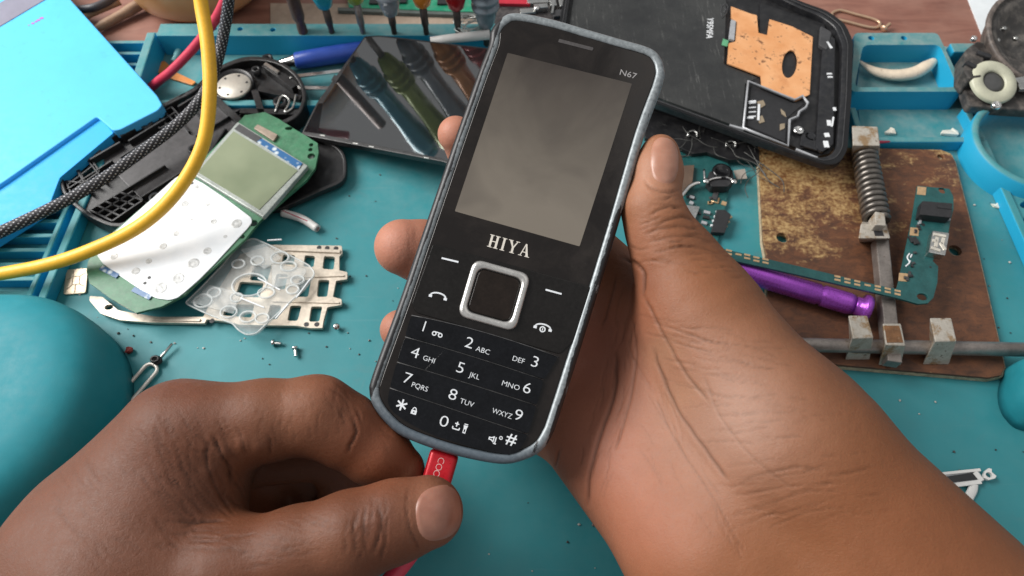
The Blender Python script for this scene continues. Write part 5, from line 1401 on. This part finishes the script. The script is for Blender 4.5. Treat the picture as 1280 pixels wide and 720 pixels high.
def build_hand(name, label, parts, fingers, base_rgb, zones, creases, h=.07, lumps=(), fine=()):
    fine = list(fine)
    """parts: palm round cones (u,v,depth,r px)x2 + blend; fingers: chains of (u,v,depth,r px)"""
    allp = []
    for a, b, k in parts: allp += [W(*a), W(*b)]
    for ch, k, kk in fingers: allp += [W(*q) for q in ch]
    lo = np.min([np.array(p)-r-.5 for p, r in allp], 0); hi = np.max([np.array(p)+r+.5 for p, r in allp], 0)
    lo[2] = max(lo[2], -.1)
    f = Field(lo, hi, h)
    Dp = f.new()
    for a, b, k in parts:
        (pa, ra_), (pb, rb) = W(*a), W(*b); f.cone(Dp, pa, pb, ra_, rb, k)
    fd = []
    for ch, k, kk in fingers:
        Df = f.new()
        for q0, q1 in zip(ch[:-1], ch[1:]):
            (pa, ra_), (pb, rb) = W(*q0), W(*q1); f.cone(Df, pa, pb, ra_, rb, k)
        fd.append((Df, kk))
    D = Dp
    allf = None
    for Df, kk in fd: allf = Df if allf is None else smin(allf, Df, .10)
    D = smin(D, allf, fingers[0][2])
    # nothing may sink into the bench: cut flat on the mat
    D = np.maximum(D, (0.02 - f.ax[2])[None,None,:])
    V, Q = surface_nets(D, lo, h)
    V = smooth(V, Q, 3)
    N = vnormals(V, Q)
    u, v, d = proj_np(V)
    view = np.array(CAM) - V; view /= np.linalg.norm(view,axis=1,keepdims=True)
    face = np.clip((N*view).sum(1)*3, 0, 1)
    # keep only the surface the creases belong to: the front-most layer
    col = np.tile(np.array(base_rgb), (len(V),1))
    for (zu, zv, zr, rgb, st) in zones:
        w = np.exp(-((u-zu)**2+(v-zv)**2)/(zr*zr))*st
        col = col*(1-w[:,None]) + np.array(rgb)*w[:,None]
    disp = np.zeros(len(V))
    me0 = BVHTree.FromPolygons([tuple(p) for p in V], [tuple(q) for q in Q])
    front = np.zeros(len(V))
    for i in range(len(V)):
        if face[i] > 0:
            dv = Vector(V[i]) - CAM; L_ = dv.length
            hit = me0.ray_cast(CAM, dv.normalized())
            front[i] = 1.0 if (hit[0] is not None and hit[3] > L_ - .35) else 0.0
    face = face*front
    rj = random.Random(5)
    for pl, w, dep, dark in list(creases) + fine:
        w *= .72
        cp = catmull([(a, b, 0) for a, b in pl], 4)
        cp = [(p.x + rj.uniform(-.7,.7), p.y + rj.uniform(-.7,.7)) for p in cp]
        U0, V0 = u, v
        mk = np.where((face > 0) & (U0 > min(p[0] for p in cp)-12) & (U0 < max(p[0] for p in cp)+12) & (V0 > min(p[1] for p in cp)-12) & (V0 < max(p[1] for p in cp)+12))[0]
        if len(mk) == 0: continue
        uu, vv, ff = U0[mk], V0[mk], face[mk]
        ends = np.minimum(np.hypot(uu-cp[0][0], vv-cp[0][1]), np.hypot(uu-cp[-1][0], vv-cp[-1][1]))
        s = seg_dist(uu, vv, cp)
        fade = np.clip(.15+ends/(6*w+1e-6), 0, 1)
        g = np.exp(-(s/w)**2)*ff*fade
        disp[mk] += g*dep*.6
        lift = np.exp(-((s-2.4*w)/(1.4*w))**2)*ff*fade*.10*dep
        disp[mk] -= lift
        col[mk] *= (1 - dark*np.exp(-(s/(w*.9))**2)*ff*fade)[:,None]
    for (lu, lv, lr, amt) in lumps:
        disp -= np.exp(-((u-lu)**2+(v-lv)**2)/(lr*lr))*face*amt
    V = V - N*disp[:,None]
    me = bpy.data.meshes.new(name)
    base = Vector(V.mean(0)); base.z = float(V[:,2].min())
    me.from_pydata((V-np.array(base)).tolist(), [], Q.tolist())
    me.polygons.foreach_set('use_smooth', [True]*len(me.polygons))
    ca = me.color_attributes.new('skin_tone', 'FLOAT_COLOR', 'POINT')
    ca.data.foreach_set('color', np.concatenate([col, np.ones((len(V),1))],1).astype(np.float32).ravel())
    me.update()
    o = bpy.data.objects.new(name, me); COL.objects.link(o); o.location = base; BASE[o.name] = base
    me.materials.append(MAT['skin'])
    tag(o, label, 'hand')
    return o, BVHTree.FromPolygons([tuple(p) for p in V], [tuple(q) for q in Q])

def nail(parent, bvh, quad, mat, label=None, lift=.035, exp=2.6, arch=.03):
    """quad: the four photo corners cuticle-left, cuticle-right, tip-right, tip-left"""
    bm = NB(); a, b, c, d = [Vector(q+(0,)) for q in quad]; rings = []
    NR, NA = 9, 36
    def pt(s, t_, off):
        p = (a*(1-s)+b*s)*(1-t_) + (d*(1-s)+c*s)*t_
        dr = ray(p.x, p.y).normalized(); hit = bvh.ray_cast(CAM, dr)
        if hit[0] is None: return None
        return hit[0] + hit[1]*off
    for i in range(NR+1):
        r = i/NR; row = []
        for k in range(NA):
            th = 2*math.pi*k/NA; cx, sx = math.cos(th), math.sin(th)
            m = (abs(cx)**exp + abs(sx)**exp)**(-1/exp)
            off = lift + arch*(1-r*r) if i < NR else -.03
            rr = r if i < NR else 1.02
            row.append(pt(.5+.5*rr*m*cx, .5+.5*rr*m*sx, off))
            if i == 0: break
        rings.append(row)
    vs = [[bm.verts.new(p) if p is not None else None for p in row] for row in rings]
    for k in range(NA):
        l = (k+1) % NA
        q = (vs[0][0], vs[1][k], vs[1][l])
        if all(q): bm.faces.new(q).smooth = True
        for i in range(1, NR):
            q = (vs[i][k], vs[i+1][k], vs[i+1][l], vs[i][l])
            if all(q): bm.faces.new(q).smooth = True
    bmesh.ops.delete(bm, geom=[w for w in bm.verts if not w.link_faces], context='VERTS')
    return obj('thumbnail', bm, mat, parent, label=label)

# right hand, palm up behind the phone
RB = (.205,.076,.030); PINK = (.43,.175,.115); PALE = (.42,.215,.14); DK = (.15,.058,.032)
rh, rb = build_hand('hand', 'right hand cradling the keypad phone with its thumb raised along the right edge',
  parts=[((872,388,19.9,70),(985,562,18.4,106),.6), ((985,562,18.4,106),(1200,815,17.0,150),.9),
         ((715,512,22.6,62),(905,692,18.9,112),.8), ((905,692,18.9,112),(1070,862,17.3,150),.9),
         ((800,400,22.2,60),(930,620,19.6,110),.9), ((760,470,22.9,62),(900,640,19.9,110),.9)],
  fingers=[([(825,191,20.35,23),(822,214,20.3,29),(815,262,20.1,35),(826,292,20.1,40),(846,330,20.1,52),(874,388,19.9,70)], .35, .55),
           ([(570,168,22.0,23),(592,190,22.6,30),(660,250,23.4,38),(790,380,22.7,50)], .3, .5),
           ([(503,309,22.0,35),(530,315,22.4,38),(610,350,23.6,42),(750,430,22.9,52)], .3, .5),
           ([(500,412,22.3,25),(530,422,22.7,34),(600,450,23.6,40),(730,480,22.9,52)], .3, .5),
           ([(540,490,22.6,26),(570,498,23.0,32),(630,515,23.4,38),(712,525,22.8,50)], .3, .5)],
  base_rgb=RB,
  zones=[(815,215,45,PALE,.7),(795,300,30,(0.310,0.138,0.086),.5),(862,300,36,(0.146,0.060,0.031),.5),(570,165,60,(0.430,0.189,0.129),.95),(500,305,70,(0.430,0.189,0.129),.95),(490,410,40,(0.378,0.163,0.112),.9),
         (735,440,90,(0.292,0.107,0.073),.85),(735,560,80,(0.310,0.120,0.079),.8),(800,650,90,(0.310,0.120,0.073),.7),(915,520,95,(.315,.185,.135),.85),(880,450,60,(0.249,0.116,0.069),.5),(1130,650,120,(0.185,0.065,0.026),.75),(1210,700,90,(0.172,0.060,0.024),.6),  # besides real tones: sheen, ridge highlight and shaded outer edges painted into the skin
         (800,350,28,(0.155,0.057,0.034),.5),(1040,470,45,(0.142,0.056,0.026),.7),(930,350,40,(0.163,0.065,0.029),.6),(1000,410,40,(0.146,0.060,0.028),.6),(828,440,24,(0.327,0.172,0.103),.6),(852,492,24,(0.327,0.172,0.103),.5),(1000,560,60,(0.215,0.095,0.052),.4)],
  creases=[([(806,226),(816,236),(834,241),(850,238)],2.4,.06,.3),([(812,270),(822,263),(838,258),(852,262)],2.2,.05,.35),([(820,283),(838,274),(858,272),(868,279)],2.4,.06,.4),([(808,292),(830,285),(858,285),(876,290)],2.2,.05,.35),
           ([(812,303),(840,296),(868,297),(888,303)],2.0,.035,.25),([(820,316),(850,308),(880,311),(900,318)],2.0,.03,.22),([(830,252),(842,244),(850,243)],1.8,.04,.3),([(786,305),(798,312),(812,310)],2.0,.03,.25),
           ([(776,322),(788,326),(800,334),(806,346),(804,372)],3.0,.09,.5),([(806,372),(816,392),(834,428),(858,468),(884,500)],2.6,.05,.35),
           ([(812,402),(850,414),(884,426),(910,430)],2.0,.03,.22),([(822,420),(856,432),(890,440)],1.8,.025,.2),([(818,438),(828,470),(846,510),(880,560),(910,600)],3.0,.05,.4),
           ([(770,440),(768,490),(752,540),(738,590),(734,632)],3.0,.08,.5),([(790,400),(796,440),(788,500),(770,560)],2.2,.04,.3),([(770,345),(762,380),(752,410)],2.2,.05,.4),
           ([(905,430),(940,434),(975,448)],1.6,.02,.15),([(930,600),(965,590),(1000,584),(1030,590)],2.0,.03,.22),([(920,640),(965,628),(1010,615),(1050,614)],1.8,.025,.2),([(960,660),(1010,640),(1060,634)],1.8,.02,.18),
           ([(880,470),(900,520),(940,570),(990,610)],2.0,.02,.15),([(700,560),(692,590)],2.0,.05,.4),([(820,500),(850,560),(890,620),(930,690)],2.0,.025,.2)],
  h=.058, lumps=((850,296,30,.05),),
  fine=wrinkles(2, [(((815,265),(880,290),(930,350),(800,330)), -12, 8, 34, (16,40), 1.0), (((810,395),(960,420),(1010,520),(850,500)), 10, 6, 46, (22,60), .7), (((860,500),(1030,520),(1110,640),(940,680)), -4, -14, 40, (30,70), .7),
     (((775,380),(800,400),(760,620),(715,580)), 100, 108, 26, (25,60), .8), (((800,440),(840,470),(930,700),(800,640)), 66, 62, 22, (30,70), .6), (((805,240),(850,235),(855,262),(808,268)), 0, -10, 9, (8,20), .8), (((490,290),(525,290),(525,330),(490,330)), 80, 100, 8, (10,24), .4)]))
nail(rh, rb, ((810,226),(848,234),(850,174),(814,167)), NAIL_R, lift=.02, arch=.04)

# left hand, pinching the plug
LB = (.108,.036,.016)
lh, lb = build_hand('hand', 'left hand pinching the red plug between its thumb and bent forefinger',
  parts=[((-20,862,17.3,84),(96,706,18.4,88),.9), ((96,706,18.4,88),(222,555,19.0,76),.8), ((40,866,18,112),(155,740,17.9,100),.9),
         ((150,735,17.9,100),(215,640,18.6,84),.8), ((124,652,19.5,80),(235,560,20.2,78),.7), ((92,706,21.0,78),(240,590,22.2,74),.8), ((14,850,19.5,96),(92,706,21,78),.8),
         ((215,640,18.6,82),(262,560,18.9,58),.6), ((150,740,17.8,92),(285,722,17.6,72),.7), ((225,600,21.6,80),(318,655,23.0,58),.6), ((240,680,20.6,70),(330,690,22.4,50),.5)],
  fingers=[([(499,588,19.35,32),(470,566,19.2,40),(430,537,19.0,45),(396,519,18.85,48),(330,526,18.75,50),(235,545,18.8,66)], .28, .5),
           ([(300,722,17.6,70),(372,694,17.5,58),(440,670,17.45,54),(492,652,17.55,49),(534,640,17.7,45)], .3, .5),
           ([(392,668,22.2,28),(440,628,22.2,36),(424,556,21.7,42),(250,556,20.8,58)], .25, .5),
           ([(350,676,23.2,28),(398,640,23.4,34),(396,574,23.1,38),(245,575,22.2,54)], .25, .5),
           ([(320,680,24.0,24),(360,650,24.2,30),(360,590,24.0,34),(240,595,23.0,50)], .25, .5)],
  base_rgb=LB,
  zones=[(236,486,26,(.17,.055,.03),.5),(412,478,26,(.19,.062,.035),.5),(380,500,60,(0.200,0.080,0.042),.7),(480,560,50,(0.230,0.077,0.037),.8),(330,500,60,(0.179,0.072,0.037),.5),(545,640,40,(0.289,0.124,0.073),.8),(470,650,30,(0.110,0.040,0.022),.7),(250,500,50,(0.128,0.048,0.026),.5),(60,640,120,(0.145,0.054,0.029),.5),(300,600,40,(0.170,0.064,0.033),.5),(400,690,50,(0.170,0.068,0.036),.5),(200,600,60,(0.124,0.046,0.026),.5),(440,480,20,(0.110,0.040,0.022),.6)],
  creases=[([(434,566),(440,552),(446,538),(440,524)],2.4,.08,.5),([(336,544),(338,556),(336,572)],2.4,.06,.4),([(268,546),(276,566),(288,590),(290,606)],3.0,.09,.5),([(296,534),(304,550),(308,566)],2.2,.04,.3),
           ([(262,552),(258,576),(268,606),(286,634)],2.6,.05,.4),([(240,548),(236,572),(240,600)],2.0,.03,.3),([(218,552),(228,580),(246,612),(272,640)],2.0,.03,.25),([(196,556),(208,584),(230,616),(256,644)],2.0,.03,.25),([(186,580),(206,612),(238,646)],1.8,.025,.22),([(176,596),(204,630),(236,656)],1.8,.02,.2),
           ([(228,660),(256,652),(284,652)],2.0,.03,.25),([(216,668),(250,664),(290,664)],1.8,.02,.2),([(240,560),(252,566),(262,562)],1.6,.03,.25),([(410,486),(424,494),(436,506)],1.8,.02,.2),([(418,480),(432,490)],1.6,.02,.2),
           ([(446,640),(442,660),(444,690)],2.2,.04,.35),([(458,632),(454,656),(458,690)],2.0,.035,.3),([(470,634),(476,648),(474,668),(466,692)],2.2,.04,.35),([(436,648),(430,670),(432,694)],1.8,.025,.2),([(512,606),(508,636),(514,664),(526,690)],2.0,.04,.3)],
  h=.058, lumps=((465,652,12,.05),(235,500,40,.05),(425,480,18,.04),(279,566,9,.06),(303,556,10,.06),(322,560,9,.05),(262,590,9,.04)),
  fine=wrinkles(4, [(((190,520),(290,530),(300,640),(210,650)), 62, 48, 80, (14,40), .85), (((60,600),(190,540),(250,680),(110,720)), 56, 40, 60, (16,46), .8), (((300,490),(420,480),(430,550),(310,560)), 84, 96, 34, (10,26), .7), (((405,475),(445,490),(450,530),(415,520)), 58, 70, 16, (8,20), 1.0),
     (((425,640),(485,620),(485,700),(430,705)), 84, 98, 34, (12,34), 1.1), (((300,670),(420,640),(430,710),(300,719)), 20, -8, 34, (18,50), .7), (((440,530),(500,545),(500,590),(450,590)), 40, 60, 14, (10,22), .6), (((210,650),(300,650),(300,690),(200,690)), -6, 4, 26, (20,50), 1.0)]))
nail(lh, lb, ((515,614),(523,684),(582,668),(574,598)), NAIL_L, lift=.022, arch=.045)
# ---------------------------------------------------------------- light: a wide window beyond the bench and soft room light, with an added fill lamp
w = bpy.data.worlds.new('World'); scene.world = w; w.use_nodes = True
bg = w.node_tree.nodes['Background']
bg.inputs[0].default_value = (.97,.985,1.0,1); bg.inputs[1].default_value = .40
def area(name, loc, target, sx, sy, power, color):
    ld = bpy.data.lights.new(name, 'AREA'); ld.shape = 'RECTANGLE'; ld.size = sx; ld.size_y = sy; ld.energy = power; ld.color = color
    o = bpy.data.objects.new(name, ld); COL.objects.link(o); o.location = loc
    o.rotation_euler = (Vector(target)-Vector(loc)).to_track_quat('-Z','Y').to_euler()
    return o
area('window_light', (-112, 46, 98), (0, 18, 0), 92, 84, 410000, (1.0,.975,.94))
area('fill_light', (60, 20, 120), (0, 18, 2), 80, 80, 12000, (1.0,.95,.88))  # added overhead fill, not a known lamp of the room
scene.view_settings.view_transform = 'Standard'
scene.view_settings.look = 'None'
scene.view_settings.exposure = 0
scene.view_settings.gamma = 1
